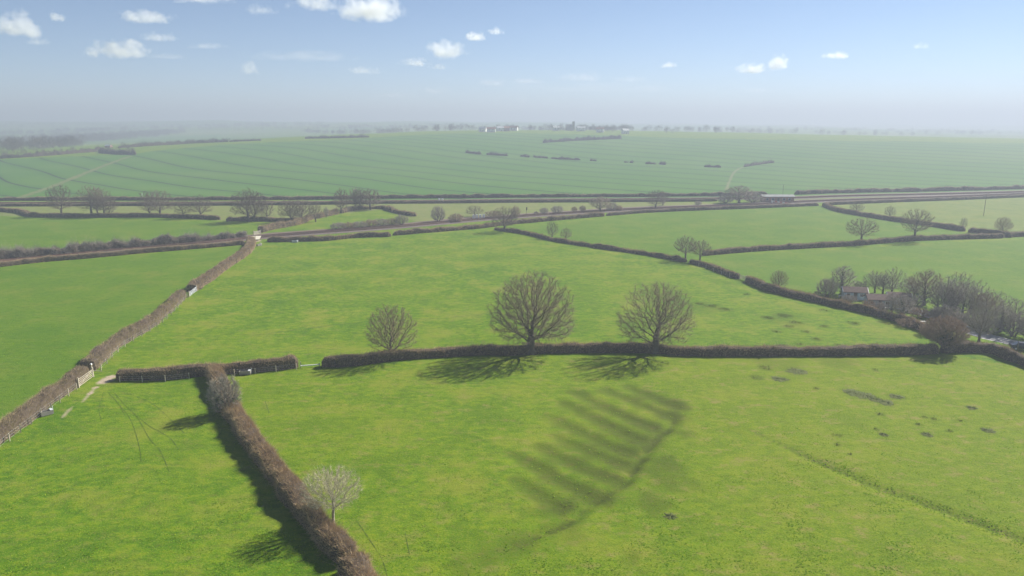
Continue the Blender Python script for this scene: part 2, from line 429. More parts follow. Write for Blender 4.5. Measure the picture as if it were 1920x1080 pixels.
def build_ground():
    ys = [-400., -200., -80., -20., 20., 38.]
    y = 44.
    while y < 9000:
        ys.append(y); y += max(.42, .0078 * y)
    ys = np.array(ys)
    nc = 520
    s = np.linspace(-1, 1, nc)
    X = (220 + 1.25 * np.maximum(ys, 0))[:, None] * (.34 * s + .66 * s ** 3)[None, :]
    Y = np.repeat(ys[:, None], nc, 1)
    x, y = X.ravel(), Y.ravel()
    z = Z(x, y)
    wet, bare, arab = np.zeros(len(x)), np.zeros(len(x)), np.zeros(len(x))
    rough, yellow, flat = np.zeros(len(x)), np.zeros(len(x)), np.zeros(len(x))
    wob = (fbm(x / 2.2, y / 2.2, 31, 3) - .5)
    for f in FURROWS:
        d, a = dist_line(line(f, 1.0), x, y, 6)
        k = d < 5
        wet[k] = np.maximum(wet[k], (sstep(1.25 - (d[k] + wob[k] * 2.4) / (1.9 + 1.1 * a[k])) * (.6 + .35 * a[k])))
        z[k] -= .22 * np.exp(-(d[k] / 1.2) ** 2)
    d, a = dist_line(line(DITCH, .8), x, y, 8)
    k = d < 6
    wet[k] = np.maximum(wet[k], sstep(1 - (d[k] + wob[k] * 2.2 - .05) / .85) * sstep((a[k] + .04) * 5))
    wet[k] = np.maximum(wet[k], .5 * sstep(1 - (d[k] + wob[k] * 3) / 3.5))
    z[k] -= .4 * np.exp(-(d[k] / .7) ** 2) * sstep((a[k] + .04) * 5)
    w2 = line(DITCH2, .8)
    d, a = dist_line(w2, x, y, 8)
    k = d < 6
    wet[k] = np.maximum(wet[k], .72 * sstep(1 - (d[k] + wob[k] * 1.0 - .15) / .75) * sstep((a[k] + .05) * 4))
    z[k] -= .28 * np.exp(-(d[k] / .8) ** 2) * sstep((a[k] - .1) * 2.5)
    d, a = dist_line(shift(w2, -1.6), x, y, 8)
    k = d < 6
    yellow[k] = np.maximum(yellow[k], sstep(1 - (d[k] + wob[k] * 2) / 1.9))
    for px, py, w in RUSHES:
        c = P(px, py); r = metres(w / 2, c)
        q = np.hypot((x - c.x) / (r * 1.1), (y - c.y) / (r * 1.25)) + wob * .8
        wet = np.maximum(wet, sstep(1.35 - q) * .55)
    for px, py, w, s_ in WETBLOBS:
        c = P(px, py); r = metres(w / 2, c)
        q = np.hypot((x - c.x) / r, (y - c.y) / (r * 1.5)) + wob * 1.6
        wet = np.maximum(wet, sstep(1.3 - q) * s_ * .8)
    # bare gateway
    for px, py, w in ((196, 716, 30), (208, 707, 20), (180, 727, 14), (170, 737, 10), (478, 452, 22), (1385, 521, 14)):
        c = P(px, py); r = metres(w / 2, c)
        bare = np.maximum(bare, sstep(1.5 - np.hypot((x - c.x) / r, (y - c.y) / (r * 1.2)) - wob))
    for pl, wd, am in (([(180, 728), (165, 742), (130, 770), (112, 784)], .5, .6), ([(196, 716), (215, 690), (300, 625), (390, 560), (470, 480)], 1.0, .32), ([(480, 468), (560, 455), (740, 446), (930, 434)], 1.2, .15)):
        d, a = dist_line(line(pl, 1.0), x, y, 8); k = d < 6
        bare[k] = np.maximum(bare[k], am * sstep(1.3 - d[k] / wd))
    # fields
    big = inside(poly_world([(-700, 378), (0, 377), (480, 375.5), (960, 373), (1350, 371), (1560, 365), (1920, 357), (2700, 350), (2700, 272), (1920, 268), (1440, 262), (1180, 255), (960, 249), (800, 252), (640, 262), (420, 271), (240, 289), (0, 299), (-700, 310)]), x, y)
    arab[big] = 1
    rough_p = [[(-700, 386), (0, 387), (480, 384), (960, 380), (1370, 379), (1240, 391), (960, 407), (780, 416), (720, 393), (640, 400), (570, 416), (420, 414), (300, 407), (60, 406), (-700, 390)],
               [(1560, 384), (1700, 379), (1920, 370), (2400, 360), (2400, 430), (1920, 442), (1870, 440), (1740, 423), (1600, 402)]]
    for i, q in enumerate(rough_p):
        k = inside(poly_world(q), x, y); rough[k] = .75 if i == 0 else .45
    for q in ([(950, 430), (1240, 398), (1540, 386), (1600, 402), (1740, 424), (1885, 446), (1330, 478), (1280, 490), (1100, 462)],
              [(1330, 480), (1900, 449), (2600, 420), (2600, 640), (1920, 600), (1700, 560), (1440, 544), (1350, 512)],
              [(-700, 560), (0, 500), (460, 460), (360, 548), (160, 690), (0, 800), (-700, 1200)],
              [(-700, 420), (0, 398), (300, 409), (480, 432), (460, 445), (0, 485), (-700, 520)]):
        k = inside(poly_world(q), x, y); flat[k] = 1
    k = inside(poly_world([(380, 700), (960, 668), (1770, 664), (1930, 690), (2500, 900), (2500, 1300), (700, 1300), (690, 1085), (450, 790)]), x, y)
    yellow[k] = np.maximum(yellow[k], .25 + .35 * sstep((x[k] + 5) / 40))
    far = y > 1300
    arab[far] = (fbm(x[far] / 420, y[far] / 300, 77, 1) > .62) * .8
    rough[far] = .35 * (fbm(x[far] / 300, y[far] / 260, 97, 1) > .55)
    flat[far] = 1
    v = np.stack([x, y, z], 1)
    nr = len(ys)
    i = (np.arange(nr - 1)[:, None] * nc + np.arange(nc - 1)[None, :]).ravel()
    me = mesh('ground', [(v, np.stack([i, i + 1, i + nc + 1, i + nc], 1), 0)], [M['ground']], True)
    for nm, a3 in (('zone', (wet, bare, arab)), ('field', (rough, yellow, flat))):
        at = me.color_attributes.new(nm, 'FLOAT_COLOR', 'POINT')
        c = np.ones((len(x), 4), np.float32)
        for j in range(3): c[:, j] = np.clip(a3[j], 0, 1)
        at.data.foreach_set('color', c.ravel())
    tag(obj('ground', me), 'rolling green pasture and arable land out to the horizon', None, None, 'structure')
build_ground()

# ------------------------------------------------------------------ strips on the land: ruts, tracks, lane, railway
def strip(name, w, half, m, lift, kind='structure', label=None, jitter=0.0, crown=0.0, parent=None):
    _, n = normals(w)
    k = len(w)
    hw = half * (1 + jitter * (R.rand(k) - .5) * 2)
    cols = [-1, -.4, .4, 1] if crown else [-1, 1]
    v = []
    for c in cols:
        q = w + n * (hw * c)[:, None]
        zz = Z(q[:, 0], q[:, 1]) + lift - (crown if crown and abs(c) == 1 else 0)
        v.append(np.column_stack([q, zz]))
    v = np.concatenate(v)
    f = []
    for c in range(len(cols) - 1):
        a = c * k + np.arange(k - 1); b = a + k
        f.append(np.stack([b, b + 1, a + 1, a], 1)[:, ::-1])
    o = obj(name, mesh(name, [(v, np.vstack(f), 0)], [m]), parent)
    if kind and not parent: tag(o, label, None, None, kind)
    return o

RUTS = [[(215, 737), (232, 757), (257, 782), (280, 822), (300, 845), (318, 885)], [(257, 780), (282, 800), (317, 820), (335, 842)],
        [(222, 732), (282, 755), (320, 787), (345, 812)], [(225, 760), (245, 787), (260, 832), (265, 865)], [(195, 735), (186, 765), (190, 790)],
        [(204, 737), (222, 757), (235, 780)], [(668, 975), (695, 1015), (717, 1050), (730, 1095)], [(497, 752), (505, 775)], [(760, 1000), (768, 1040)]]
for i, q in enumerate(RUTS):
    strip('wheel_rut', line(q, .45), .025, M['mud'], .03, label='thin dark wheel rut pressed into the grass', jitter=.7)
strip('wheel_rut', line([(470, 630), (560, 618), (655, 607), (810, 598), (920, 588)], .8), .08, M['mud'], .03, label='thin dark wheel rut pressed into the grass', jitter=.9)
strip('field_track', line([(25, 375), (75, 358), (130, 337), (190, 313), (245, 293)], 4), 2.2, M['pale_track'], .12, label='pale worn track up the far left field', jitter=.35)
strip('field_track', line([(1362, 356), (1368, 340), (1378, 322), (1400, 312), (1450, 305)], 4), 1.0, M['pale_track'], .15, label='pale worn track across the far crop field', jitter=.4)
strip('farm_lane', line([(2050, 690), (1985, 668), (1920, 648), (1880, 638), (1845, 629), (1800, 612), (1740, 590), (1690, 577)], 1.2), 2.3, M['road'], .05, label='grey gravel lane running in to the cottages', jitter=.12, crown=.04)

RAIL = [(-420, 545), (0, 491), (250, 466), (380, 456), (497, 444.5), (730, 427), (880, 413.5), (960, 407.5), (1135, 396), (1235, 391), (1435, 383), (1565, 376.5), (1920, 364.5), (2300, 352)]
RAIL2 = [(-400, 383), (0, 382), (480, 381), (720, 378.5), (960, 376.3), (1210, 374.5), (1350, 373), (1480, 372), (1600, 368), (1920, 360.5), (2300, 349)]
def railway(name, label, pts):
    w = line(pts, 3.0)
    root = thing(name, label, 'railway', (0, 0, 0))
    b = strip('ballast', w, 5.2, M['ballast'], .34, kind=None, crown=.3, parent=root)
    strip('cess', shift(w, 7.4), 2.0, M['rust'], .10, kind=None, jitter=.25, parent=root)
    for tr in (-1.75, 1.75):
        ws = line(shift(w, tr), .8, raw=True) if False else shift(w, tr)
        fine = line([tuple(q) for q in ws], .8, raw=True)
        t, n = normals(fine)
        zz = Z(fine[:, 0], fine[:, 1])
        c = np.column_stack([fine, zz + .33])
        # sleepers, one mesh (thousands, each under a pixel)
        L, Wd, Hh = 1.25, .12, .06
        N3, T3 = np.column_stack([n, np.zeros(len(n))]), np.column_stack([t, np.zeros(len(t))])
        vv = []
        for sz in (0, Hh):
            for a, b2 in ((-1, -1), (1, -1), (1, 1), (-1, 1)):
                vv.append(c + N3 * (a * L) + T3 * (b2 * Wd) + np.array([0, 0, sz]))
        vv = np.stack(vv, 1).reshape(-1, 3)
        q = np.array([[4, 5, 6, 7], [0, 1, 5, 4], [1, 2, 6, 5], [2, 3, 7, 6], [3, 0, 4, 7]])
        so = obj('sleepers', mesh('sleepers', [(vv, (q[None] + (np.arange(len(c)) * 8)[:, None, None]).reshape(-1, 4), 0)], [M['sleeper']]), root)
        so['kind'] = 'stuff'
        for g in (-.72, .72):
            r_ = shift(ws, g); _, nn = normals(r_)
            z0 = Z(r_[:, 0], r_[:, 1]) + .39
            pr = [(-.07, 0), (-.045, .16), (.045, .16), (.07, 0)]
            k = len(r_)
            vv = np.concatenate([np.column_stack([r_ + nn * a, z0 + h]) for a, h in pr])
            f = [np.stack([j * k + np.arange(k - 1), j * k + np.arange(1, k), (j + 1) * k + np.arange(1, k), (j + 1) * k + np.arange(k - 1)], 1) for j in range(3)]
            obj('rail', mesh('rail', [(vv, np.vstack(f), 0)], [M['rail']]), root)
    return root
railway('railway_track', 'double railway line curving past the level crossing and bushes', RAIL)
railway('railway_track', 'farther railway line running straight below the striped field', RAIL2)

# ------------------------------------------------------------------ hedges
def hedge(label, pts, h=1.8, w=2.0, off=None, dens=34, tw=(.25, .65), tr=.015, step=.5, mat='hedge', seed=1, shaggy=0.0, raw=False, name='hedge', kind=None, cat='hedge', group='field hedges', round_=.5):
    rs = np.random.RandomState(seed)
    h, w = h * .94, w * .80
    c = line(pts, step, raw)
    if off is not None: c = shift(c, off)
    t, n = normals(c)
    s = np.arange(len(c)) * step
    prof = np.array([(-1, 0), (-1.04, .28), (-1.0, .62), (-.86, .88), (-.45, .99), (0, 1.02), (.45, .99), (.86, .88), (1.0, .62), (1.04, .28), (1, 0)])
    prof[3:8, 1] -= 0
    k = len(prof)
    hh = h * (1 + (fbm(s / 3.2, 0 * s + seed, seed, 4) - .5) * (.46 + shaggy * 1.6))
    ww = w / 2 * (1 + (fbm(s / 3.5, 0 * s + seed + 5, seed + 3, 3) - .5) * (.55 + shaggy * .9))
    end = np.minimum(s, s[-1] - s)                      # rounded ends
    er = np.sqrt(np.clip(1 - (1 - np.clip(end / .9, 0, 1)) ** 2, 0.0, 1))
    hh = hh * (.55 + .45 * er); ww = ww * (.35 + .65 * er)
    S, K = np.meshgrid(s, np.arange(k), indexing='ij')
    nz = (fbm(S / .8, K / 2.0, seed + 9, 3) - .5) * .42
    offx = prof[None, :, 0] * ww[:, None] * (1 + nz)
    offz = prof[None, :, 1] * hh[:, None] * (1 + nz * .35 + (fbm(S / 1.3, K / 1.5, seed + 19, 2) - .5) * .25 * (prof[None, :, 1] > .5))
    bx = c[:, None, :] + n[:, None, :] * offx[:, :, None]
    bz = Z(bx[..., 0], bx[..., 1]) * 0 + Z(c[:, 0], c[:, 1])[:, None] + offz - .06 * (prof[None, :, 1] == 0)
    V = np.concatenate([bx, bz[..., None]], 2)
    m = len(c)
    i = (np.arange(m - 1)[:, None] * k + np.arange(k - 1)[None]).ravel()
    q = np.stack([i, i + k, i + k + 1, i + 1], 1)
    Vf = V.reshape(-1, 3)
    caps = np.array([[0 * k + j for j in range(k)], [(m - 1) * k + j for j in range(k)][::-1]])
    # twigs on the skin
    area = step * (2 * h + w)
    N = int(dens * area * m)
    a, b = rs.rand(N) * (m - 1.001), rs.rand(N) * (k - 1.001)
    ai, bi = a.astype(int), b.astype(int); af, bf = (a - ai)[:, None], (b - bi)[:, None]
    p = (V[ai, bi] * (1 - af) + V[ai + 1, bi] * af) * (1 - bf) + (V[ai, bi + 1] * (1 - af) + V[ai + 1, bi + 1] * af) * bf
    cen = np.column_stack([c[ai], Z(c[ai, 0], c[ai, 1]) + h * .45])
    out = p - cen; out /= np.linalg.norm(out, axis=1)[:, None] + 1e-6
    d = out * .8 + unit(N, rs) * .75 + np.array([0, 0, .55])
    d /= np.linalg.norm(d, axis=1)[:, None]
    L = (tw[0] + (tw[1] - tw[0]) * rs.rand(N) ** 1.6) * (.7 + .9 * fbm(p[:, 0] / 1.6, p[:, 1] / 1.6, seed + 41, 2))
    L = np.where(rs.rand(N) < .035, L * 2.3, L)
    if shaggy: L = L * (1 + shaggy * 2 * (fbm(p[:, 0] / 3, p[:, 1] / 3, seed + 2, 2) > .55))
    sv, sf = spikes(p - d * .08, d * L[:, None], np.full(N, tr))
    me = mesh(name, [(Vf, q, 0), (Vf[caps].reshape(-1, 3), np.arange(2 * k).reshape(2, k), 0), (sv, sf, 1)], [M['core'], M[mat]], False)
    o = obj(name, me)
    tag(o, label, None if kind == 'stuff' else cat, group, kind)
    return o

hedge('mossy brown clipped hedge at the lower end of the left diagonal, beside the trough', [(-90, 925), (0, 840), (75, 783), (110, 755), (150, 727), (176, 702)], 2.0, 2.7, 1.55, 60, mat='hedge_moss', seed=11)
hedge('brown clipped hedge between the wooden gate and the small white gate', [(183, 696), (232, 650), (300, 608), (355, 556)], 2.0, 2.7, 1.6, 50, mat='hedge_moss', seed=12)
hedge('straight brown clipped hedge rising from the small white gate to the level crossing', [(371, 547), (402, 526), (437, 500), (470, 477), (480, 463), (480, 452)], 2.0, 3.0, 1.7, 40, mat='hedge', tr=.022, seed=13)
hedge('clipped hedge from the muddy gateway past the T-junction to the pale rail', [(213, 715), (300, 714), (355, 709), (390, 705), (480, 699), (560, 691)], 1.9, 2.2, 1.1, 50, seed=14)
hedge('big foreground hedge running down from the T-junction toward the camera', [(385, 704), (412, 765), (450, 833), (490, 887), (535, 952), (580, 1010), (634, 1068)], 1.95, 2.6, 1.3, 85, seed=15, shaggy=.16, mat='hedge')
hedge('lowest end of the foreground hedge beyond a small notch', [(634, 1072), (690, 1160), (760, 1260)], 1.95, 2.9, 1.2, 85, seed=16, shaggy=.12)
hedge('long clipped hedge running below the two large oaks', [(602, 690), (655, 688), (735, 678), (805, 672), (905, 667), (960, 667), (1035, 663), (1210, 663), (1285, 668), (1435, 669), (1565, 668), (1690, 667), (1765, 664)], 1.7, 2.0, 1.0, 48, seed=17)
hedge('curving clipped hedge right of the dense thorn tree', [(1772, 664), (1810, 662), (1852, 663), (1878, 673), (1920, 688), (2010, 725), (2100, 770)], 1.9, 2.2, 1.1, 48, seed=18)
hedge('thin gappy hedge sloping down beneath the pair of small trees', [(925, 431), (985, 440), (1035, 452), (1110, 464), (1200, 477), (1285, 492)], 1.3, 1.5, .6, 22, tr=.028, step=.8, seed=19, shaggy=.25)
hedge('low hedge from the twin ash trees to the field gateway', [(1290, 493), (1325, 502), (1350, 512), (1380, 523)], 1.3, 1.6, .7, 26, tr=.026, step=.8, seed=20, shaggy=.2)
hedge('low hedge dropping from the field gateway toward the cottages', [(1394, 527), (1440, 546), (1527, 567), (1630, 590), (1690, 607), (1742, 628)], 1.6, 2.0, .9, 34, tr=.022, step=.7, seed=21, shaggy=.15)
hedge('straight clipped hedge below the two spreading field trees', [(1320, 480), (1440, 470), (1615, 460), (1715, 452), (1885, 446.5)], 1.7, 2.2, 1.0, 24, tr=.03, step=.8, seed=22)
hedge('clipped hedge slanting down from the railway on the right', [(1540, 386), (1570, 397), (1655, 412), (1740, 424), (1805, 434)], 1.9, 2.4, 1.1, 18, tr=.035, step=1, seed=23)
hedge('short clipped hedge between a gap and the round thorn', [(1814, 436), (1870, 441), (1886, 445)], 1.8, 2.2, 1.0, 20, tr=.035, step=1, seed=24)
hedge('clipped hedge leaving the picture behind the round thorn', [(1892, 446), (1920, 443.5), (2100, 432)], 1.8, 2.4, 1.0, 18, tr=.035, step=1, seed=25)
hedge('railway side hedge just right of the level crossing', [(500, 454), (605, 452), (670, 446), (733, 444)], 1.7, 2.2, 1.0, 22, tr=.032, step=.9, seed=26, shaggy=.2)
hedge('railway side hedge in front of the white cabinets', [(739, 442), (820, 435), (905, 428), (960, 421), (1060, 412), (1135, 405.5)], 1.7, 2.4, 1.0, 18, tr=.036, step=1, seed=27, shaggy=.25)
hedge('railway side hedge along the top of the bright green field', [(1140, 405), (1235, 398), (1435, 390), (1537, 386)], 1.5, 2.2, 1.0, 12, tr=.045, step=1.4, seed=28)
hedge('railway side hedge at the top of the pale right field', [(1548, 386), (1570, 384), (1690, 379), (1920, 370), (2150, 361)], 1.6, 2.2, 1.0, 12, tr=.045, step=1.4, seed=29)
hedge('tall overgrown hedge on the far side of the railway cutting', [(-420, 541), (0, 489), (120, 478), (215, 468), (345, 457), (464, 446)], 2.5, 3.4, 1.2, 26, (.4, 1.1), .028, .8, 'twig_grey', 30, .55)
hedge('low hedge on the near side of the railway cutting', [(-420, 556), (25, 498), (175, 484), (270, 475), (390, 465), (460, 459)], 1.5, 1.9, .9, 28, tr=.028, step=.8, seed=31)
hedge('hedge below the row of bare trees at far left', [(-300, 388), (0, 397), (62, 407), (175, 408), (300, 408), (410, 412.5)], 1.9, 2.4, 1.0, 14, tr=.042, step=1.2, seed=32)
hedge('hedge below the tree group left of the level crossing', [(423, 415), (480, 415), (570, 417.5)], 1.9, 2.4, 1.0, 16, tr=.042, step=1.2, seed=33)
hedge('ragged hedge climbing from the level crossing to the poplars', [(490, 437), (517, 430), (562, 421), (585, 412), (637, 401)], 1.9, 2.6, 1.0, 14, (.4, .9), .042, 1.2, 'hedge', 34, .45)
hedge('hedge curving over the little green field under the poplars', [(642, 400), (670, 394), (715, 392), (742, 400), (776, 406)], 1.8, 2.4, 1.0, 14, (.3, .7), .042, 1.2, 'hedge', 35, .3)
hedge('long lineside hedge on the near side of the farther railway', [(-400, 387), (0, 387), (480, 385), (720, 382), (960, 380), (1210, 378.5), (1345, 377.5)], 1.5, 2.0, .8, 8, tr=.055, step=1.8, seed=36)
hedge('long lineside hedge at the foot of the striped field', [(-400, 377.5), (0, 376.5), (480, 375), (720, 372.5), (960, 370.6), (1210, 369), (1350, 367.5), (1440, 366)], 1.9, 2.4, 1.0, 8, tr=.055, step=1.8, seed=37, shaggy=.25)
hedge('lineside hedge at the foot of the misty right field', [(1492, 365), (1600, 361.5), (1760, 358.5), (1920, 354.5), (2200, 346)], 2.2, 2.6, 1.0, 8, tr=.055, step=1.8, seed=38, shaggy=.3)
SEG = [((873, 286.5), (902, 289.5)), ((912, 290), (952, 292.5)), ((976, 293), (993, 295)), ((1000, 295), (1027, 297)), ((1033, 297.4), (1088, 300.5)), ((1106, 301), (1118, 302)),
       ((1170, 304.2), (1178, 304.8)), ((1181, 305), (1187, 305.4)), ((1210, 307), (1230, 308)), ((1236, 308), (1248, 309)), ((1320, 313), (1352, 314.2))]
ORD = ['first', 'second', 'third', 'fourth', 'fifth', 'sixth', 'seventh', 'eighth', 'ninth', 'tenth', 'eleventh', 'twelfth', 'thirteenth', 'fourteenth']
for i, (a, b) in enumerate(SEG):
    hedge(f'{ORD[i]} piece from the left of the broken hedge crossing the far crop field', [a, b], 1.7, 2.2, 0, 6, (.4, 1.0), .06, 1.2, 'far_twig', 40 + i, .7, group='broken hedge in the far crop field')
for i, (lab, pts, hh_) in enumerate([('far hedge on the left ridge above the pale track', [(-300, 312), (0, 297.5), (100, 291), (190, 284)], 3.2),
                                ('dark scrub hedge at the top of the pale track', [(185, 286), (215, 289), (255, 290)], 3.4),
                                ('far hedge running right from the roof in the left ridge scrub', [(222, 278), (300, 272.5), (360, 269), (428, 266)], 3.0),
                                ('far hedge along the upper edge of the striped field', [(430, 266), (490, 263.5)], 1.8),
                                ('faint far hedge above the middle of the striped field', [(572, 260), (630, 259), (692, 257.5)], 2.4),
                                ('misty far hedge right of the village green', [(1018, 268), (1060, 265), (1120, 262), (1165, 260)], 3.2),
                                ('brown hedge bank beside the far track', [(1395, 313), (1425, 308), (1450, 305)], 1.5)]):
    hedge(lab, pts, hh_, 3.2, 0, 3, (.5, 1.6), .09, 2.5, 'far_twig', 60 + i, .5, group='far field hedges')

# ------------------------------------------------------------------ trees
def colonise(seed, rad, cz, trunk, n_att=1500, step=.5, dk=1.0, zmin=2.0, shell=2.4, seeds=None, lean=(0, 0), flat_top=1.0, gaps=0.0, itmax=110, jit=.18, low=1.0, skirt=0.0):
    rs = np.random.RandomState(seed)
    a = unit(n_att * 3, rs) * (rs.rand(n_att * 3, 1) ** (1 / shell))
    if skirt:
        zl = np.minimum(np.abs(a[:, 2]), .98)
        fat = np.minimum(np.sqrt(1 - zl ** skirt) / np.sqrt(1 - zl ** 2), 2.2)
        a[:, :2] *= np.where(a[:, 2] < 0, fat, 1.0)[:, None]
    a[:, 2] = np.where(a[:, 2] < 0, a[:, 2] * low, a[:, 2])
    a = a * np.array([rad[0], rad[1], rad[2]]) + np.array([lean[0], lean[1], cz])
    lump = fbm(np.arctan2(a[:, 1], a[:, 0]) * 2.2 + 9, a[:, 2] / 2.2 + 9, seed, 2)
    rr = np.linalg.norm((a - np.array([lean[0], lean[1], cz])) / np.array(rad), axis=1)
    if skirt: rr = rr * np.where(a[:, 2] < cz, .86, 1.0)
    a = a[(a[:, 2] > zmin) & (rr < .66 + .66 * lump) & (lump > gaps)]
    a = a[:n_att]
    nodes, par = [], []
    for (sx, sy) in (seeds or [(0, 0)]):
        z, last = 0.0, -1
        dx, dy = rs.normal(size=2) * .02
        while z < trunk:
            nodes.append((sx + dx * z + rs.normal() * .02, sy + dy * z + rs.normal() * .02, z)); par.append(last); last = len(nodes) - 1
            z += step
    pos = np.array(nodes); par = list(par)
    near = np.zeros(len(a), int); nd = np.full(len(a), 1e9)
    def upd(start):
        nonlocal near, nd
        dd = np.linalg.norm(a[:, None] - pos[None, start:], axis=2)
        j = dd.argmin(1); m = dd[np.arange(len(a)), j]
        k = m < nd
        nd = np.where(k, m, nd); near = np.where(k, j + start, near)
    upd(0)
    for it in range(itmax):
        if len(a) == 0: break
        dv = a - pos[near]
        dv /= np.linalg.norm(dv, axis=1)[:, None] + 1e-6
        acc = np.zeros((len(pos), 3)); np.add.at(acc, near, dv)
        g = np.nonzero(np.abs(acc).sum(1) > 0)[0]
        d = acc[g]; d /= np.linalg.norm(d, axis=1)[:, None] + 1e-6
        d = d + rs.normal(size=d.shape) * jit; d /= np.linalg.norm(d, axis=1)[:, None]
        new = pos[g] + d * step
        s0 = len(pos)
        pos = np.vstack([pos, new]); par += list(g)
        upd(s0)
        keep = nd > dk
        if keep.all() and it > 60: break
        a, near, nd = a[keep], near[keep], nd[keep]
    return pos, np.array(par)

def tree_meshes(name, seed, height, width, trunk_r, bark, twig, rad, cz, trunk, tw_n=4, tw_len=(.4, 1.1), tw_r=.016, sub=2, ivy=0, tip=.011, droop=0.0, up=.35, **kw):
    rs = np.random.RandomState(seed + 99)
    pos, par = colonise(seed, rad, cz, trunk, **kw)
    n = len(pos)
    tips = n - len(set(par.tolist()))
    pipe = math.log(max(tips, 3)) / math.log(trunk_r / tip)
    acc = np.zeros(n); r = np.zeros(n); kids = np.zeros(n, int)
    for i in range(n - 1, -1, -1):
        if kids[i] == 0: acc[i] = tip ** pipe
        r[i] = acc[i] ** (1 / pipe)
        if par[i] >= 0: acc[par[i]] += acc[i]; kids[par[i]] += 1
    roots = np.nonzero(par < 0)[0]
    sc = trunk_r / r[roots].max()
    r = tip + (r - tip) * (trunk_r - tip) / max(1e-6, r[roots].max() - tip)
    # root flare
    r = np.where(pos[:, 2] < .9, r * (1 + .45 * (1 - pos[:, 2] / .9)), r)
    e = np.nonzero(par >= 0)[0]
    p0, p1, r0, r1 = pos[par[e]].copy(), pos[e], np.minimum(r[par[e]], r[e] * 1.35), r[e]
    p0[:, 2] = np.where(p0[:, 2] <= 0, -.25, p0[:, 2])
    d_e = p1 - p0
    p1x = p1 + d_e * .06
    big = r1 > max(.075, trunk_r * .22)
    tv, tf = tubes(p0[big], p1[big] + d_e[big] * .2, r0[big], r1[big], 7)
    bv, bf = tubes(p0[~big], p1x[~big], r0[~big], r1[~big], 4)
    thin = np.nonzero((r[e] < max(.05, trunk_r * .12)) & (p1[:, 2] > .3))[0]
    base = np.repeat(thin, tw_n)
    N = len(base)
    f = rs.rand(N, 1)
    bp = p0[base] + d_e[base] * f
    dd = d_e[base] / (np.linalg.norm(d_e[base], axis=1)[:, None] + 1e-6)
    cen = np.array([0, 0, cz * .8])
    out = bp - cen; out /= np.linalg.norm(out, axis=1)[:, None] + 1e-6
    d = dd * .7 + out * .45 + unit(N, rs) * .75 + np.array([0, 0, up - droop])
    d /= np.linalg.norm(d, axis=1)[:, None]
    L = tw_len[0] + (tw_len[1] - tw_len[0]) * rs.rand(N)
    parts = [(bv, bf, 0)]
    sv, sf = spikes(bp, d * L[:, None], np.full(N, tw_r)); parts.append((sv, sf, 1))
    for _ in range(sub):
        g = rs.rand(N, 1) * .75 + .15
        d2 = d * .8 + unit(N, rs) * .7; d2 /= np.linalg.norm(d2, axis=1)[:, None]
        sv, sf = spikes(bp + d * L[:, None] * g, d2 * (L * .55)[:, None], np.full(N, tw_r * .75)); parts.append((sv, sf, 1))
    allp = np.vstack([q[0] for q in parts])
    hz = np.percentile(allp[:, 2], 99.7); wx = np.percentile(allp[:, 0], 99.5) - np.percentile(allp[:, 0], .5)
    tr = mesh('trunk', [(tv, tf, 0)], [M[bark]], True)
    cr = mesh('crown', parts, [M[bark], M[twig]], False)
    iv = None
    if ivy:
        thick = np.nonzero(r1 > .05)[0]
        b = rs.choice(thick, ivy)
        q = p0[b] + d_e[b] * rs.rand(ivy, 1) + unit(ivy, rs) * (r1[b][:, None] + .12 + .25 * rs.rand(ivy, 1))
        s = .10 + .12 * rs.rand(ivy, 1)
        u1 = unit(ivy, rs); _, u2, u3 = frames(u1)
        v = np.stack([q + u2 * s, q + u3 * s, q - u2 * s, q - u3 * s], 1).reshape(-1, 3)
        iv = mesh('ivy', [(v, np.arange(ivy * 4).reshape(-1, 4), 0)], [M['ivy']])
    return dict(trunk=tr, crown=cr, ivy=iv, h=hz, w=wx)

PR = {}
PR['oak_round'] = tree_meshes('oak_round', 3, 15, 15, .68, 'bark', 'twig', (7.4, 7.4, 7.0), 7.7, 2.9, n_att=4200, step=.36, dk=.56, zmin=2.2, shell=2.3, low=.80, skirt=6.0, lean=(.3, .2), gaps=.18, tw_n=6, tw_len=(.3, 1.0), tw_r=.0095, sub=2, itmax=130, jit=.22)
PR['oak_open'] = tree_meshes('oak_open', 21, 13.5, 14, .60, 'bark', 'twig', (7.2, 7.0, 6.1), 7.0, 2.9, n_att=3000, step=.38, dk=.62, zmin=2.0, shell=2.4, low=.85, skirt=5.0, tw_n=5, tw_len=(.3, 1.1), tw_r=.0095, sub=2, gaps=.37, jit=.38, lean=(-.4, .3))
PR['round'] = tree_meshes('round', 5, 9.3, 9, .25, 'bark', 'twig_red', (4.3, 4.3, 4.2), 4.8, 1.8, n_att=2300, step=.26, dk=.40, zmin=1.3, shell=2.2, low=.85, skirt=5.0, tw_n=4, tw_len=(.25, .75), tw_r=.008, sub=2, jit=.26, gaps=.27, lean=(-.25, 0))
PR['pale'] = tree_meshes('pale', 8, 6.8, 7, .15, 'bark_pale', 'twig_pale', (3.2, 3.1, 2.5), 4.2, 1.9, n_att=1800, step=.2, dk=.30, zmin=1.7, shell=2.2, low=.8, tw_n=4, tw_len=(.2, .75), tw_r=.0085, sub=1, up=.5, tip=.008)
PR['thorn'] = tree_meshes('thorn', 12, 6.5, 7.5, .34, 'bark', 'twig_red', (3.7, 3.6, 2.8), 3.5, 1.3, n_att=2600, step=.26, dk=.36, zmin=1.0, shell=2.8, low=.8, tw_n=7, tw_len=(.3, .7), tw_r=.015, sub=2, ivy=900)
PR['spread'] = tree_meshes('spread', 14, 10, 13, .36, 'bark', 'twig', (5.8, 5.4, 4.2), 5.8, 2.6, n_att=1500, step=.42, dk=.7, zmin=2.4, shell=2.4, low=.8, tw_n=4, tw_len=(.4, 1.1), tw_r=.02, gaps=.36, jit=.34, sub=1)
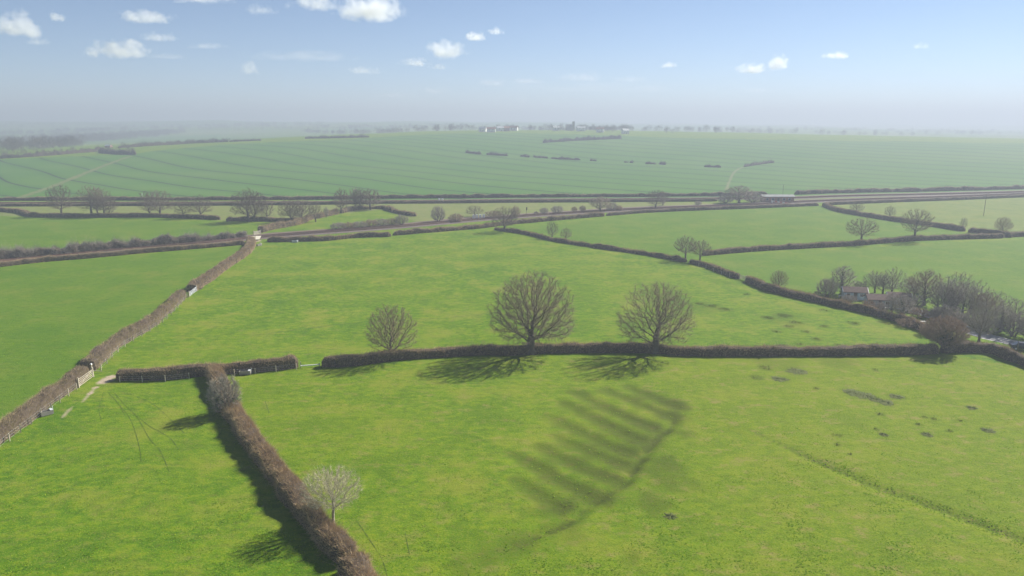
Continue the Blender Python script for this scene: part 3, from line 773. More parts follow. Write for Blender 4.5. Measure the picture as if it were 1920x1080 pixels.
PR['far_a'] = tree_meshes('far_a', 31, 12, 12, .40, 'bark', 'twig_far', (5.6, 5.4, 5.4), 6.4, 2.4, n_att=1800, step=.42, dk=.62, zmin=2.6, shell=2.3, low=.8, skirt=5.0, gaps=.22, tw_n=4, tw_len=(.4, 1.0), tw_r=.017, sub=1)
PR['far_b'] = tree_meshes('far_b', 37, 12, 10, .36, 'bark', 'twig_far', (5.0, 5.0, 5.8), 6.4, 2.2, n_att=1500, step=.42, dk=.65, zmin=2.6, shell=2.2, low=.8, skirt=5.0, tw_n=4, tw_len=(.4, 1.0), tw_r=.017, sub=1, gaps=.25)
PR['far_c'] = tree_meshes('far_c', 41, 12, 8, .30, 'bark', 'twig_far', (3.8, 3.8, 5.6), 6.6, 1.8, n_att=1300, step=.42, dk=.62, zmin=2.0, shell=2.2, tw_n=4, tw_len=(.4, 1.0), tw_r=.017, sub=1, jit=.3)
PR['poplar'] = tree_meshes('poplar', 47, 13, 6, .24, 'bark', 'twig_far', (2.8, 2.8, 5.8), 7.2, 2.2, n_att=1000, step=.42, dk=.6, zmin=1.8, shell=2.2, tw_n=4, tw_len=(.5, 1.3), tw_r=.022, sub=2, up=1.0)
PR['ivied'] = tree_meshes('ivied', 51, 10, 6, .26, 'bark', 'twig_grey', (3.0, 3.0, 4.4), 6.0, 1.6, n_att=1000, step=.4, dk=.6, zmin=1.2, shell=2.2, tw_n=5, tw_len=(.5, 1.2), tw_r=.018, sub=2, ivy=380)
PR['ivied_b'] = tree_meshes('ivied_b', 57, 10, 7, .28, 'bark', 'twig', (3.6, 3.6, 4.2), 5.8, 2.2, n_att=1100, step=.4, dk=.6, zmin=1.6, shell=2.2, tw_n=5, tw_len=(.5, 1.2), tw_r=.018, sub=2, ivy=140)
six = [(math.cos(a) * .35, math.sin(a) * .35) for a in np.linspace(0, 6.28, 6)[:-1]]
PR['bush'] = tree_meshes('bush', 61, 4, 5, .10, 'bark', 'twig_grey', (2.4, 2.4, 2.0), 1.9, .5, n_att=600, step=.25, dk=.42, zmin=.2, shell=2.4, tw_n=6, tw_len=(.3, .8), tw_r=.018, sub=2, seeds=six, up=.6)
PR['bush_red'] = tree_meshes('bush_red', 65, 4, 5, .10, 'bark', 'twig_red', (2.5, 2.4, 2.0), 1.9, .5, n_att=600, step=.25, dk=.42, zmin=.2, shell=2.2, tw_n=6, tw_len=(.3, .8), tw_r=.018, sub=2, seeds=six, up=.5)
PR['bush_near'] = tree_meshes('bush_near', 69, 4, 4, .09, 'bark', 'twig_silver', (1.9, 1.9, 2.3), 2.3, .5, n_att=900, step=.2, dk=.33, zmin=.2, shell=2.2, tw_n=5, tw_len=(.3, .9), tw_r=.013, sub=2, seeds=six, up=.7, ivy=160)

def variant(k, twig):
    d = dict(PR[k]); d['crown'] = d['crown'].copy(); d['crown'].materials[1] = M[twig]
    return d
PR['farm_a'], PR['farm_b'], PR['farm_c'], PR['farm_s'] = variant('far_a', 'twig_grey'), variant('far_b', 'twig_grey'), variant('far_c', 'twig_grey'), variant('spread', 'twig_grey')

def tree(name, label, kind, px, py, top, wpx, rz=None, group=None, cat='tree'):
    p = P(px, py); pr = PR[kind]
    d = ray(px, top); s_ = p.y / d.y
    h = max(1.0, CAM_H + d.z * s_ - p.z)            # the ray through the top, at the tree's distance
    w = metres(wpx, p)
    sz, sx = h / pr['h'], w / pr['w']
    o = thing(name, label, cat, p, R.rand() * 6.28 if rz is None else rz, group)
    o.scale = (sx, sx, sz)
    obj('trunk', pr['trunk'], o); obj('crown', pr['crown'], o)
    if pr['ivy']: obj('ivy', pr['ivy'], o)
    return o

tree('oak_tree', 'large bare oak with a dense round crown, in the middle hedge', 'oak_round', 996, 663, 514, 152, 0.6)
tree('oak_tree', 'bare oak with open crooked limbs, right of the round oak', 'oak_open', 1229, 662, 530, 138, 1.2)
tree('field_tree', 'smaller round bare tree in the hedge left of the big oaks', 'round', 733, 672, 573, 94, 2.0)
tree('ash_tree', 'pale whitish bare tree standing by the foreground hedge', 'pale', 625, 985, 878, 106, 0.3)
tree('thorn_tree', 'dense dark reddish thorn tree at the right end of the long hedge', 'thorn', 1767, 658, 594, 76, 0.9)
tree('thorn_bush', 'tall grey bush growing out of the foreground hedge top', 'bush_near', 424, 776, 704, 58, 0.2, None, 'bush')

G = 'bare trees along the far hedges'
LEFT = [('far_a', 116, 404, 347, 46, 'leftmost round bare tree in the far hedge row'),
        ('far_b', 172, 405, 348, 50, 'largest tree of the four-tree clump near far left'),
        ('poplar', 184, 405, 350, 26, 'slim tree right of the largest in the four-tree clump'),
        ('far_b', 196, 406, 353, 38, 'third tree of the four-tree clump near far left'),
        ('far_c', 207, 406, 365, 28, 'smallest tree at the right of the four-tree clump'),
        ('far_c', 281, 403, 358, 42, 'left tree of the touching pair in the far hedge row'),
        ('far_a', 301, 405, 357, 52, 'wide right tree of the touching pair in the far hedge row'),
        ('far_b', 344, 409, 370, 30, 'small tree between the touching pair and a single round tree'),
        ('far_a', 377, 408, 366, 44, 'single round tree just left of the gap in the far hedge'),
        ('far_b', 466, 415, 355, 62, 'tallest tree of the group left of the level crossing'),
        ('far_c', 476, 415, 357, 50, 'tree directly behind the right side of the tallest group tree'),
        ('far_c', 501, 413, 372, 30, 'small tree right of the tallest group tree'),
        ('far_a', 546, 416, 373, 46, 'left tree of the spreading trio above the level crossing'),
        ('far_a', 565, 415, 374, 54, 'middle forked tree of the spreading trio above the level crossing'),
        ('far_c', 592, 416, 378, 26, 'thin right tree of the spreading trio above the level crossing'),
        ('poplar', 641, 400, 353, 28, 'single upright tree left of the poplar clump'),
        ('poplar', 666, 392, 352, 28, 'left upright tree of the clump on the green rise'),
        ('poplar', 676, 392, 353, 32, 'middle upright tree of the clump on the green rise'),
        ('poplar', 695, 393, 354, 40, 'wide right tree of the clump on the green rise')]
for k, px, py, top, w, lab in LEFT:
    tree('hedgerow_tree', lab, k, px, py, top, w, None, G)
MID = [('ivied', 612, 408, 388, 11, 'short ivy-clad stump tree by the ragged hedge', 'hedgerow_tree'),
       ('bush', 752, 422, 403, 26, 'round bush at the right end of the lineside scrub', 'bush'),
       ('bush', 822, 416, 386, 26, 'tall scrub bush left of the white cabinets', 'bush'),
       ('bush_red', 855, 416, 400, 30, 'low reddish bush between tall scrub and the white cabinets', 'bush'),
       ('far_b', 890, 406, 385, 34, 'bare tree behind the white cabinets', 'hedgerow_tree'),
       ('bush_red', 925, 408, 395, 34, 'low brown scrub just right of the white cabinets', 'bush'),
       ('far_a', 946, 434, 388, 48, 'dark bare tree standing in front of the railway hedge', 'hedgerow_tree'),
       ('bush_red', 966, 409, 386, 20, 'brown bush behind the railway at the dark tree', 'bush'),
       ('bush', 1005, 402, 396, 9, 'tiny bush by the signal post', 'bush'),
       ('bush', 1020, 401, 389, 16, 'small round bush right of the signal post', 'bush'),
       ('bush', 1045, 400, 386, 24, 'dense green-grey bush on the far side of the railway', 'bush'),
       ('bush_red', 1077, 398, 387, 12, 'left of two matching lineside bushes', 'bush'),
       ('bush_red', 1092, 397, 385, 13, 'right of two matching lineside bushes', 'bush'),
       ('ivied_b', 1125, 396, 368, 40, 'bushy tree beside the railway left of the lone spreading tree', 'hedgerow_tree'),
       ('bush', 1147, 395, 379, 22, 'shrub tucked against the bushy railway tree', 'bush'),
       ('bush_red', 1160, 395, 385, 18, 'lowest shrub right of the bushy railway tree', 'bush'),
       ('far_a', 1229, 391, 356, 38, 'lone bare tree between the two railways', 'hedgerow_tree'),
       ('far_b', 1243, 385, 359, 24, 'smaller tree just behind the lone bare tree', 'hedgerow_tree'),
       ('bush', 1309, 384, 377, 14, 'small dark bush on the railway verge', 'bush'),
       ('ivied_b', 1385, 381, 348, 50, 'big bushy tree at the left end of the station shed', 'hedgerow_tree'),
       ('bush', 1360, 381, 364, 30, 'scrub left of the big bushy tree by the shed', 'bush'),
       ('bush', 1412, 380, 360, 36, 'scrub between the big bushy tree and the pale roof', 'bush'),
       ('far_c', 1035, 447, 415, 24, 'left of the two small trees on the sloping thin hedge', 'hedgerow_tree'),
       ('far_b', 1061, 450, 427, 22, 'right lower of the two small trees on the sloping thin hedge', 'hedgerow_tree'),
       ('spread', 1285, 487, 443, 46, 'left of the twin slender ash trees at the hedge corner', 'hedgerow_tree'),
       ('spread', 1312, 490, 450, 42, 'right of the twin slender ash trees at the hedge corner', 'hedgerow_tree'),
       ('far_b', 1606, 400, 377, 26, 'small open tree behind the slanting right hedge', 'hedgerow_tree'),
       ('far_b', 1668, 408, 386, 20, 'smallest open tree midway along the slanting right hedge', 'hedgerow_tree'),
       ('spread', 1614, 456, 409, 58, 'spreading bare tree, left of the two on the straight right hedge', 'hedgerow_tree'),
       ('spread', 1714, 451, 392, 60, 'tall spreading bare tree, right of the two on the straight right hedge', 'hedgerow_tree'),
       ('far_c', 1805, 431, 408, 13, 'thin sapling at the gap in the slanting right hedge', 'hedgerow_tree'),
       ('round', 1879, 438, 407, 30, 'round dense thorn at the far right hedge junction', 'thorn_tree'),
       ('round', 1459, 542, 507, 33, 'small round thorn on the low hedge before the cottages', 'thorn_tree')]
for k, px, py, top, w, lab, nm in MID:
    tree(nm, lab, k, px, py, top, w, None, 'lineside and field trees', 'bush' if nm == 'bush' else 'tree')
for i in range(6):                                          # scrub north of the railway
    tree('bush', f'{ORD[i]} bush from the left in the scrub along the railway under the green rise', 'bush_red' if i % 2 else 'bush', 634 + i * 20, 430 - i * 1.7, 417 - i * 2 + (i % 3), 30, None, 'lineside scrub bushes', 'bush')
FARM = [('bush', 1531, 556, 546, 12, 'tiny dark bush at the left of the cottage grounds', 'bush'),
        ('bush', 1549, 557, 522, 34, 'dark rounded bush left of the pale blue cottage', 'bush'),
        ('ivied', 1578, 551, 498, 44, 'tall pointed ivy-clad tree behind the pale blue cottage', 'garden_tree'),
        ('bush', 1612, 548, 527, 28, 'bush peeping over the roof of the pale blue cottage', 'bush'),
        ('farm_s', 1640, 549, 509, 44, 'crooked open tree between the two cottages', 'garden_tree'),
        ('farm_b', 1672, 553, 503, 50, 'wide airy bare tree behind the grey cottage', 'garden_tree'),
        ('farm_b', 1703, 560, 520, 36, 'pale bare tree right of the airy tree behind the grey cottage', 'garden_tree'),
        ('ivied_b', 1732, 572, 506, 60, 'tall dark-trunked tree in the middle of the farm copse', 'garden_tree'),
        ('ivied', 1671, 589, 548, 24, 'leaning ivy-clad trunk in front of the grey cottage', 'garden_tree'),
        ('ivied', 1690, 597, 553, 40, 'thick bushy tree in front of the grey cottage corner', 'garden_tree'),
        ('bush_red', 1627, 582, 562, 26, 'brown bush in front of the gap between the cottages', 'bush'),
        ('ivied', 1780, 588, 524, 46, 'ivy-clad tree left of centre in the dense copse by the lane', 'garden_tree'),
        ('farm_b', 1803, 596, 530, 58, 'widest bare tree of the dense copse by the lane', 'garden_tree'),
        ('farm_c', 1826, 600, 536, 46, 'tall bare tree above the bend of the lane', 'garden_tree'),
        ('ivied_b', 1846, 606, 548, 48, 'broad tree at the right of the dense copse by the lane', 'garden_tree'),
        ('farm_a', 1835, 642, 566, 54, 'bare tree on the grass verge before the lane', 'garden_tree'),
        ('ivied', 1874, 622, 572, 44, 'bushy dark tree over the lane near the picture edge', 'garden_tree'),
        ('bush', 1900, 630, 584, 52, 'dense bush overhanging the lane near the car', 'bush'),
        ('bush', 1760, 602, 578, 44, 'scrub bush under the dark-trunked copse tree', 'bush'),
        ('bush_red', 1725, 596, 578, 38, 'low purple-brown scrub beside the small paddock rails', 'bush'),
        ('bush', 1795, 614, 584, 46, 'dense scrub at the foot of the widest copse tree', 'bush'),
        ('bush', 1855, 624, 596, 46, 'scrub hugging the upper edge of the lane', 'bush'),
        ('bush_red', 1812, 652, 638, 38, 'low brown bramble between the thorn tree and lane', 'bush'),
        ('bush_red', 1700, 612, 598, 40, 'low bramble along the bank before the grey cottage', 'bush'),
        ('bush_red', 1738, 628, 610, 36, 'low bramble left of the dense thorn tree', 'bush'),
        ('farm_a', 1757, 584, 528, 42, 'rounded grey tree right of the dark-trunked copse tree', 'garden_tree'),
        ('farm_c', 1792, 580, 510, 52, 'grey tree at the back of the dense copse', 'garden_tree'),
        ('farm_b', 1866, 600, 546, 56, 'grey bare tree at the back right of the copse', 'garden_tree'),
        ('farm_a', 1900, 612, 560, 60, 'grey rounded tree above the lane bend at the picture edge', 'garden_tree'),
        ('farm_a', 1560, 553, 524, 30, 'low grey tree at the left end of the cottage trees', 'garden_tree'),
        ('farm_b', 1655, 552, 514, 46, 'low grey tree crown filling the gap over the grey cottage', 'garden_tree'),
        ('farm_c', 1716, 566, 522, 40, 'slim grey tree left of the tallest copse tree', 'garden_tree'),
        ('farm_a', 1770, 592, 534, 54, 'broad grey tree in front of the copse middle', 'garden_tree'),
        ('farm_b', 1818, 590, 524, 60, 'wide grey tree behind the bend of the lane', 'garden_tree'),
        ('bush', 1710, 580, 552, 44, 'grey scrub screening the outbuilding wall', 'bush'),
        ('bush', 1775, 604, 572, 52, 'tangled grey scrub at the foot of the copse middle', 'bush'),
        ('bush', 1830, 616, 584, 54, 'tangled scrub between the copse and the lane bend', 'bush'),
        ('bush', 1592, 568, 553, 26, 'small garden bush before the pale blue cottage door', 'bush'),
        ('bush', 1648, 586, 566, 30, 'grey bush hiding the left wall of the grey cottage', 'bush'),
        ('bush', 1940, 640, 590, 60, 'bush on the lane at the very edge of the picture', 'bush')]
for k, px, py, top, w, lab, nm in FARM:
    tree(nm, lab, k, px, py, top, w, None, 'trees and bushes round the cottages', 'bush' if nm == 'bush' else 'tree')

# far woods that read as one mass
def woodland(label, segs, n, hr=(8, 14), spread=30, seed=1, name='woodland', faces=170):
    rs = np.random.RandomState(seed)
    allv, allf, tot = [], [], 0
    W = [np.array([P(*a)[:2], P(*b)[:2]]) for a, b in segs]
    Ls = np.array([np.linalg.norm(w[1] - w[0]) + 1 for w in W]); Ls = np.cumsum(Ls) / Ls.sum()
    pts = []
    for i in range(n):
        w = W[min(len(W) - 1, int(np.searchsorted(Ls, rs.rand())))]
        q = w[0] + (w[1] - w[0]) * rs.rand() + np.array([rs.normal() * .4, abs(rs.normal())]) * spread
        pts.append(q)
    pts = np.array(pts); z = Z(pts[:, 0], pts[:, 1])
    h = hr[0] + (hr[1] - hr[0]) * rs.rand(n) ** 1.5
    rad = h * (.36 + .2 * rs.rand(n))
    # crown flakes
    q = unit(n * faces, rs) * rs.rand(n * faces, 1) ** (1 / 2.4)
    idx = np.repeat(np.arange(n), faces)
    c = np.column_stack([pts[idx], z[idx] + h[idx] * .56]) + q * np.column_stack([rad[idx], rad[idx], h[idx] * .45])
    d = unit(n * faces, rs) * .55 + q * .8 + np.array([0, 0, .5])
    s1, f1 = spikes(c, d * (h[idx] * .16)[:, None], h[idx] * .020)
    t0 = np.column_stack([pts, z - .3]); t1 = np.column_stack([pts, z + h * .6])
    s2, f2 = tubes(t0, t1, h * .025, h * .012, 4)
    o = obj(name, mesh(name, [(s1, f1, 0), (s2, f2, 0)], [M['far_twig']]))
    tag(o, label, None, None, 'stuff')
    return o
woodland('dark far woodland on the left slope below the ridge', [((-250, 300), (0, 287)), ((0, 285), (120, 275)), ((0, 274), (200, 262)), ((60, 262), (310, 254)), ((180, 258), (330, 252)), ((0, 268), (330, 250)), ((100, 270), (300, 256)), ((-200, 258), (250, 247)), ((-300, 280), (0, 268))], 1200, (8, 15), 30, 3, faces=130)
woodland('scrubby far trees along the left ridge hedge', [((-100, 301), (190, 284)), ((190, 286), (255, 289)), ((225, 277), (428, 266))], 120, (3, 6), 5, 4, faces=120)
woodland('hazy lines of trees across the left horizon plain', [((-300, 248), (420, 243)), ((-300, 240), (520, 238)), ((100, 245), (480, 247)), ((-200, 235), (600, 234)), ((200, 238), (700, 240))], 420, (8, 15), 40, 5, faces=110)
woodland('hazy belt of trees beyond the middle of the striped field', [((520, 243), (860, 243)), ((560, 248), (870, 246)), ((600, 240), (900, 238))], 260, (7, 12), 30, 6, faces=130)
woodland('misty trees of the hilltop village', [((860, 245), (1180, 247)), ((960, 242), (1200, 246)), ((1000, 246), (1330, 252))], 190, (6, 10), 60, 7, faces=150)
woodland('pale misty trees along the right skyline', [((1180, 249), (1500, 251)), ((1400, 249), (1930, 253)), ((1300, 247), (2200, 250))], 130, (8, 13), 120, 8, faces=130)

# ------------------------------------------------------------------ rush tussocks
RUSH_LABELS = {0: 'small dark rush tuft just above the long hedge', 3: 'rush tuft nearest the ditch side among those below the hedge', 4: 'wide brownish rush bed below the hedge, right of the oaks',
               7: 'left end of the largest rush bed in the right pasture', 8: 'middle of the largest rush bed in the right pasture', 9: 'lower middle of the largest rush bed in the right pasture',
               10: 'brown tail at the lower right of the largest rush bed', 11: 'separate rush tuft touching the right of the largest bed', 16: 'round rush tuft midway between the largest bed and the picture corner',
               19: 'lone rush tuft near the right edge, the upper of two', 20: 'lone rush tuft near the right edge, the lower of two', 22: 'brown rush tuft below the largest rush bed', 39: 'lone dark rush tuft in the foreground meadow'}
rest = []
for i, (px, py, wpx) in enumerate(RUSHES):
    c = P(px, py); r = metres(wpx / 2, c)
    rs = np.random.RandomState(500 + i)
    n = min(int(40 * max(1.0, r * r * 1.3)), 1600)
    q = rs.normal(size=(n, 2)) * .42
    q = q[(q ** 2).sum(1) < 1.2]
    lobes = fbm(q[:, 0] * 2 + i, q[:, 1] * 2 + i * 3, i, 2)
    q = q[lobes > .30]; n = len(q)
    xy = np.column_stack([q[:, 0] * r, q[:, 1] * r * 1.1])
    zz = Z(xy[:, 0] + c.x, xy[:, 1] + c.y) - c.z - .03
    d = unit(n, rs) * .45 + np.array([0, 0, 1.0]) + np.column_stack([q * .25, np.zeros(n)])
    L = (.11 + .22 * rs.rand(n)) * (1.15 - .6 * np.minimum(1, (q ** 2).sum(1)))
    v, f = spikes(np.column_stack([xy, zz]), d * L[:, None], np.full(n, .022))
    if i in RUSH_LABELS:
        na = 44; an = np.arange(na) * 2 * np.pi / na
        rr = r * (.35 + 1.0 * fbm(np.cos(an) * 2.6 + i, np.sin(an) * 2.6 + 7, i + 3, 3))
        ring = []
        for fr_, hz_ in ((1.0, -.02), (.7, .05), (.35, .09)):
            gx, gy = np.cos(an) * rr * fr_, np.sin(an) * rr * fr_
            ring.append(np.column_stack([gx, gy, Z(gx + c.x, gy + c.y) - c.z + hz_ * (.6 + .8 * rs.rand(na))]))
        mv = np.vstack(ring + [[[0, 0, float(Z(c.x, c.y)) - c.z + .1]]])
        a0 = np.arange(na); a1 = (a0 + 1) % na
        mf = np.vstack([np.stack([a0 + k_ * na, a1 + k_ * na, a1 + (k_ + 1) * na], 1) for k_ in (0, 1)] + [np.stack([a0 + k_ * na, a1 + (k_ + 1) * na, a0 + (k_ + 1) * na], 1) for k_ in (0, 1)] + [np.stack([a0 + 2 * na, a1 + 2 * na, np.full(na, 3 * na)], 1)])
        mound = (mv, mf)
        o = obj('rush_tuft', mesh('rush_tuft', [(v, f, 0), (mound[0], mound[1], 1)], [M['rush'], M['rush_base']]), None, c)
        tag(o, RUSH_LABELS[i], 'rush tuft', 'rush tufts in the damp pasture')
    else:
        rest.append((v + np.array(c), f))
v, f = join(*rest)
tag(obj('rushes', mesh('rushes', [(v, f, 0)], [M['rush']])), 'scattered smaller rushes in the damp pastures', None, None, 'stuff')

# ------------------------------------------------------------------ grass blades on the nearest meadows
def grass(n=120000, seed=5):
    rs = np.random.RandomState(seed)
    px, py = rs.uniform(-120, 2040, n), 600 + 560 * rs.rand(n) ** .75
    dx, dy, dz = (px - 960) / FPX, CP + (540 - py) / FPX * SP, -SP + (540 - py) / FPX * CP
    t = CAM_H / -dz
    x, y = dx * t, dy * t
    keep = fbm(x / 1.1, y / 1.1, 61, 3) + .9 * rs.rand(n) > .85
    x, y = x[keep], y[keep]
    dl = np.full(len(x), 1e9)
    for f in FURROWS + [DITCH]: dl = np.minimum(dl, dist_line(line(f, 2.0), x, y, 4)[0])
    keep = (dl > 2.2) | (rs.rand(len(x)) < .12)
    x, y = x[keep], y[keep]; n = len(x)
    z = Z(x, y) - .03
    base = np.column_stack([x, y, z])
    big = .55 + .9 * fbm(x / 3.0, y / 3.0, 71, 2)
    V = []
    for k in range(2):
        a = rs.rand(n) * 6.283
        w = (.05 + .06 * rs.rand(n)) * big
        h = (.04 + .06 * rs.rand(n)) * big
        u = np.column_stack([np.cos(a), np.sin(a), 0 * a])
        tip = base + np.column_stack([rs.normal(size=n) * .10, rs.normal(size=n) * .10, h])
        V.append(np.stack([base - u * w[:, None], base + u * w[:, None], tip], 1).reshape(-1, 3))
    v = np.vstack(V)
    tm = NT('grass blades'); p = tm.pos()
    a_ = tm.noise(p, .9, 4, .7); b_ = tm.noise(p, 5.0, 2)
    c = tm.mix(tm.ramp(a_, .35, .65), (.046, .122, .003), (.132, .196, .008))
    c = tm.mix(tm.math('MULTIPLY', tm.ramp(b_, .5, .7), .6), c, (.230, .230, .040))
    df = tm.new('ShaderNodeBsdfDiffuse', {0: c}); tr_ = tm.new('ShaderNodeBsdfTranslucent', {0: c})
    ad = tm.new('ShaderNodeAddShader'); tm.l.new(df.outputs[0], ad.inputs[0]); tm.l.new(tr_.outputs[0], ad.inputs[1])
    tm.l.new(ad.outputs[0], tm.n['Material Output'].inputs['Surface']); tm.n.remove(tm.b)
    o = obj('grass', mesh('grass', [(v, np.arange(len(v)).reshape(-1, 3), 0)], [tm.m]))
    tag(o, 'uneven grass tufts on the near meadows', None, None, 'stuff')
grass()

# ------------------------------------------------------------------ fences, gates, troughs
def fence(label, pts, spacing=3.0, h=1.15, raw=False, wires=3, off=0, r=.06):
    w = line(pts, spacing, raw)
    if off: w = shift(w, off)
    root = thing('wire_fence', label, 'fence', (0, 0, 0))
    zz = Z(w[:, 0], w[:, 1])
    pm = mesh('post', [tuple(list(box((0, 0, -.1), (r * 2, r * 2, h + .1), 0, .9)) + [0])], [M['wood']])
    for i in range(len(w)):
        p = obj('post', pm, root, (w[i, 0], w[i, 1], zz[i]), R.rand())
        p.scale = (1, 1, .9 + .2 * R.rand())
    for k in range(wires):
        hh = h * (.3 + .6 * k / max(1, wires - 1))
        p = np.column_stack([w, zz + hh])
        v, f = tubes(p[:-1], p[1:], np.full(len(p) - 1, .006), np.full(len(p) - 1, .006), 4)
        obj('wire', mesh('wire', [(v, f, 0)], [M['metal']]), root)
    return root
fence('post and wire fence along the mossy lower left hedge', [(-40, 880), (5, 838), (38, 812), (75, 784), (126, 745), (144, 731)], 2.6, 1.25)
fence('post and wire fence along the hedge above the wooden gate', [(190, 694), (232, 652), (302, 608), (352, 558)], 3.4, 1.2)
fence('post and wire fence in front of the T-junction hedge', [(225, 717), (300, 716), (355, 711)], 3.2, 1.1)
fence('post and wire fence left of the pale rail', [(400, 706), (480, 701), (556, 693)], 3.2, 1.1)
fence('rails and posts beside the farm copse', [(1690, 600), (1715, 606), (1740, 612)], 2.2, 1.2, r=.08)
fence('post and wire fence by the field gateway hedge', [(1310, 500), (1345, 513), (1368, 521)], 3.5, 1.2)

def gate(name, label, a, b, mat, h=1.15, bars=5, rb=.035):
    p, q = P(*a), P(*b)
    d = q - p; L = math.hypot(d.x, d.y); rz = math.atan2(d.y, d.x)
    root = thing(name, label, 'gate', p, rz)
    for x in (0, L):
        obj('gate_post', mesh('gate_post', [tuple(list(box((0, 0, -.1), (.2, .2, h + .45), 0, .9)) + [0])], [M['wood']]), root, (x, 0, 0))
    for k in range(bars):
        z = .2 + (h - .2) * k / (bars - 1)
        obj('bar', mesh('bar', [tuple(list(box((L / 2, 0, z - rb), (L - .24, .05, rb * 2.4))) + [0])], [M[mat]]), root)
    for x in (.16, L - .16):
        obj('stile', mesh('stile', [tuple(list(box((x, .003, .16), (.09, .062, h - .05))) + [0])], [M[mat]]), root)
    v, f = bar((.2, .045, .22), (L - .2, .045, h - .06), .03, 4)
    obj('brace', mesh('brace', [(v, f, 0)], [M[mat]]), root)
    return root
gate('field_gate', 'pale wooden five-bar gate against the left diagonal hedge', (148, 727), (175, 707), 'wood', 1.35, 5, .035)
gate('field_gate', 'small white metal gate in the gap of the left diagonal hedge', (355, 557), (369, 546), 'metal', 1.2, 6, .022)
gate('field_gate', 'weathered wooden gate in the hedge above the cottages', (1386, 523), (1399, 527), 'wood', 1.2, 5, .05)
p = P(173, 700)
root = thing('tall_post', 'tall white-capped post at the top of the wooden gate', 'post', p)
obj('shaft', mesh('shaft', [tuple(list(box((0, 0, -.1), (.18, .18, 1.7))) + [0])], [M['wood']]), root)
obj('cap', mesh('cap', [tuple(list(box((0, 0, 1.6), (.3, .3, .18), 0, .5)) + [0])], [M['white']]), root)
v, f = bar((0.1, 0, .5), (1.5, .4, .25), .05, 6)
obj('rail', mesh('rail', [(v, f, 0)], [M['wood']]), root)
a, b = P(563, 690), P(600, 687)
root = thing('low_rail', 'single low pale rail across the gap in the middle hedge', 'rail', a, math.atan2(b.y - a.y, b.x - a.x))
L = math.hypot(b.x - a.x, b.y - a.y)
obj('beam', mesh('beam', [tuple(list(box((L / 2, 0, .30), (L, .12, .16))) + [0])], [M['white']]), root)
for x in (.1, L - .1):
    obj('post', mesh('post', [tuple(list(box((x, .13, -.1), (.13, .13, 1.2 if x < 1 else .75))) + [0])], [M['wood']]), root)

def trough(label, px, py, L, rz, mat='metal'):
    p = P(px, py)
    root = thing('water_trough', label, 'trough', p, rz)
    W, H = .75, .6
    parts = [box((0, -W / 2, .08), (L, .06, H)), box((0, W / 2, .08), (L, .06, H)), box((-L / 2, 0, .08), (.06, W - .06, H)), box((L / 2, 0, .08), (.06, W - .06, H)), box((0, 0, .08), (L - .06, W - .06, .06))]
    v, f = join(*parts); obj('basin', mesh('basin', [(v, f, 0)], [M[mat]]), root)
    obj('water', mesh('water', [tuple(list(box((0, 0, .5), (L - .07, W - .07, .03))) + [0])], [M['water']]), root)
    for s in (-1, 1):
        obj('foot', mesh('foot', [tuple(list(box((s * L * .35, 0, -.05), (.14, W, .128))) + [0])], [M['stone']]), root)
    obj('valve_cover', mesh('valve_cover', [tuple(list(box((L / 2 - .2, 0, H + .085), (.36, W + .02, .08))) + [0])], [M['metal']]), root)
    v, f = bar((L / 2 + .1, W * .3, -.1), (L / 2 + .1, W * .3, 1.1), .04, 6)
    obj('pipe', mesh('pipe', [(v, f, 0)], [M['metal']]), root)
    return root
trough('grey water trough against the lower left hedge', 88, 778, 1.6, math.radians(48), 'stone')
trough('pale water trough before the hedge right of the T-junction', 460, 702, 1.8, math.radians(6), 'stone')
trough('white trough below the level crossing', 486, 461, 1.8, math.radians(60), 'stone')
trough('small trough in front of the railway hedge', 553, 454.5, 2.0, math.radians(6), 'metal')

# ------------------------------------------------------------------ level crossing and lineside things
p = P(478, 448.5)
root = thing('level_crossing', 'cream level crossing deck over the railway at the hedge end', 'crossing', (p.x, p.y, p.z + .45), math.radians(14))
for i in range(4):
    obj('deck_board', mesh('deck_board', [tuple(list(box((0, -3.3 + i * 2.2, 0), (3.8, 2.1, .12))) + [0])], [M['cream']]), root)
gate('crossing_gate', 'cream boarded gate on the far side of the level crossing', (476, 441), (489, 439), 'cream', 1.4, 6, .06)
gate('crossing_gate', 'white wicket gate on the near side of the level crossing', (472, 451), (479, 450), 'wood', 1.2, 5, .03)
p = P(461, 443.5)
root = thing('crossing_sign', 'small white sign beside the far hedge at the level crossing', 'sign', p, .2)
v, f = bar((0, 0, -.1), (0, 0, 1.9), .05); obj('post', mesh('post', [(v, f, 0)], [M['dark_wood']]), root)
obj('board', mesh('board', [tuple(list(box((-.3, -.06, 1.5), (1.3, .05, .5))) + [0])], [M['white']]), root)
for i, px in enumerate((888, 894, 900.5, 907)):
    p = P(px, 411.5 - i * .4)
    root = thing('relay_cabinet', f'{ORD[i]} from the left of four white lineside cabinets', 'cabinet', p, .15, 'white lineside cabinets')
    obj('plinth', mesh('plinth', [tuple(list(box((0, 0, -.1), (1.1, .9, .5))) + [0])], [M['stone']]), root)
    obj('body', mesh('body', [tuple(list(box((0, 0, .4), (.95, .75, 1.55))) + [0])], [M['white']]), root)
    obj('lid', mesh('lid', [tuple(list(box((0, 0, 1.95), (1.1, .9, .12), 0, .8)) + [0])], [M['metal']]), root)
    obj('door', mesh('door', [tuple(list(box((0, -.39, .5), (.8, .03, 1.35))) + [0])], [M['white']]), root)
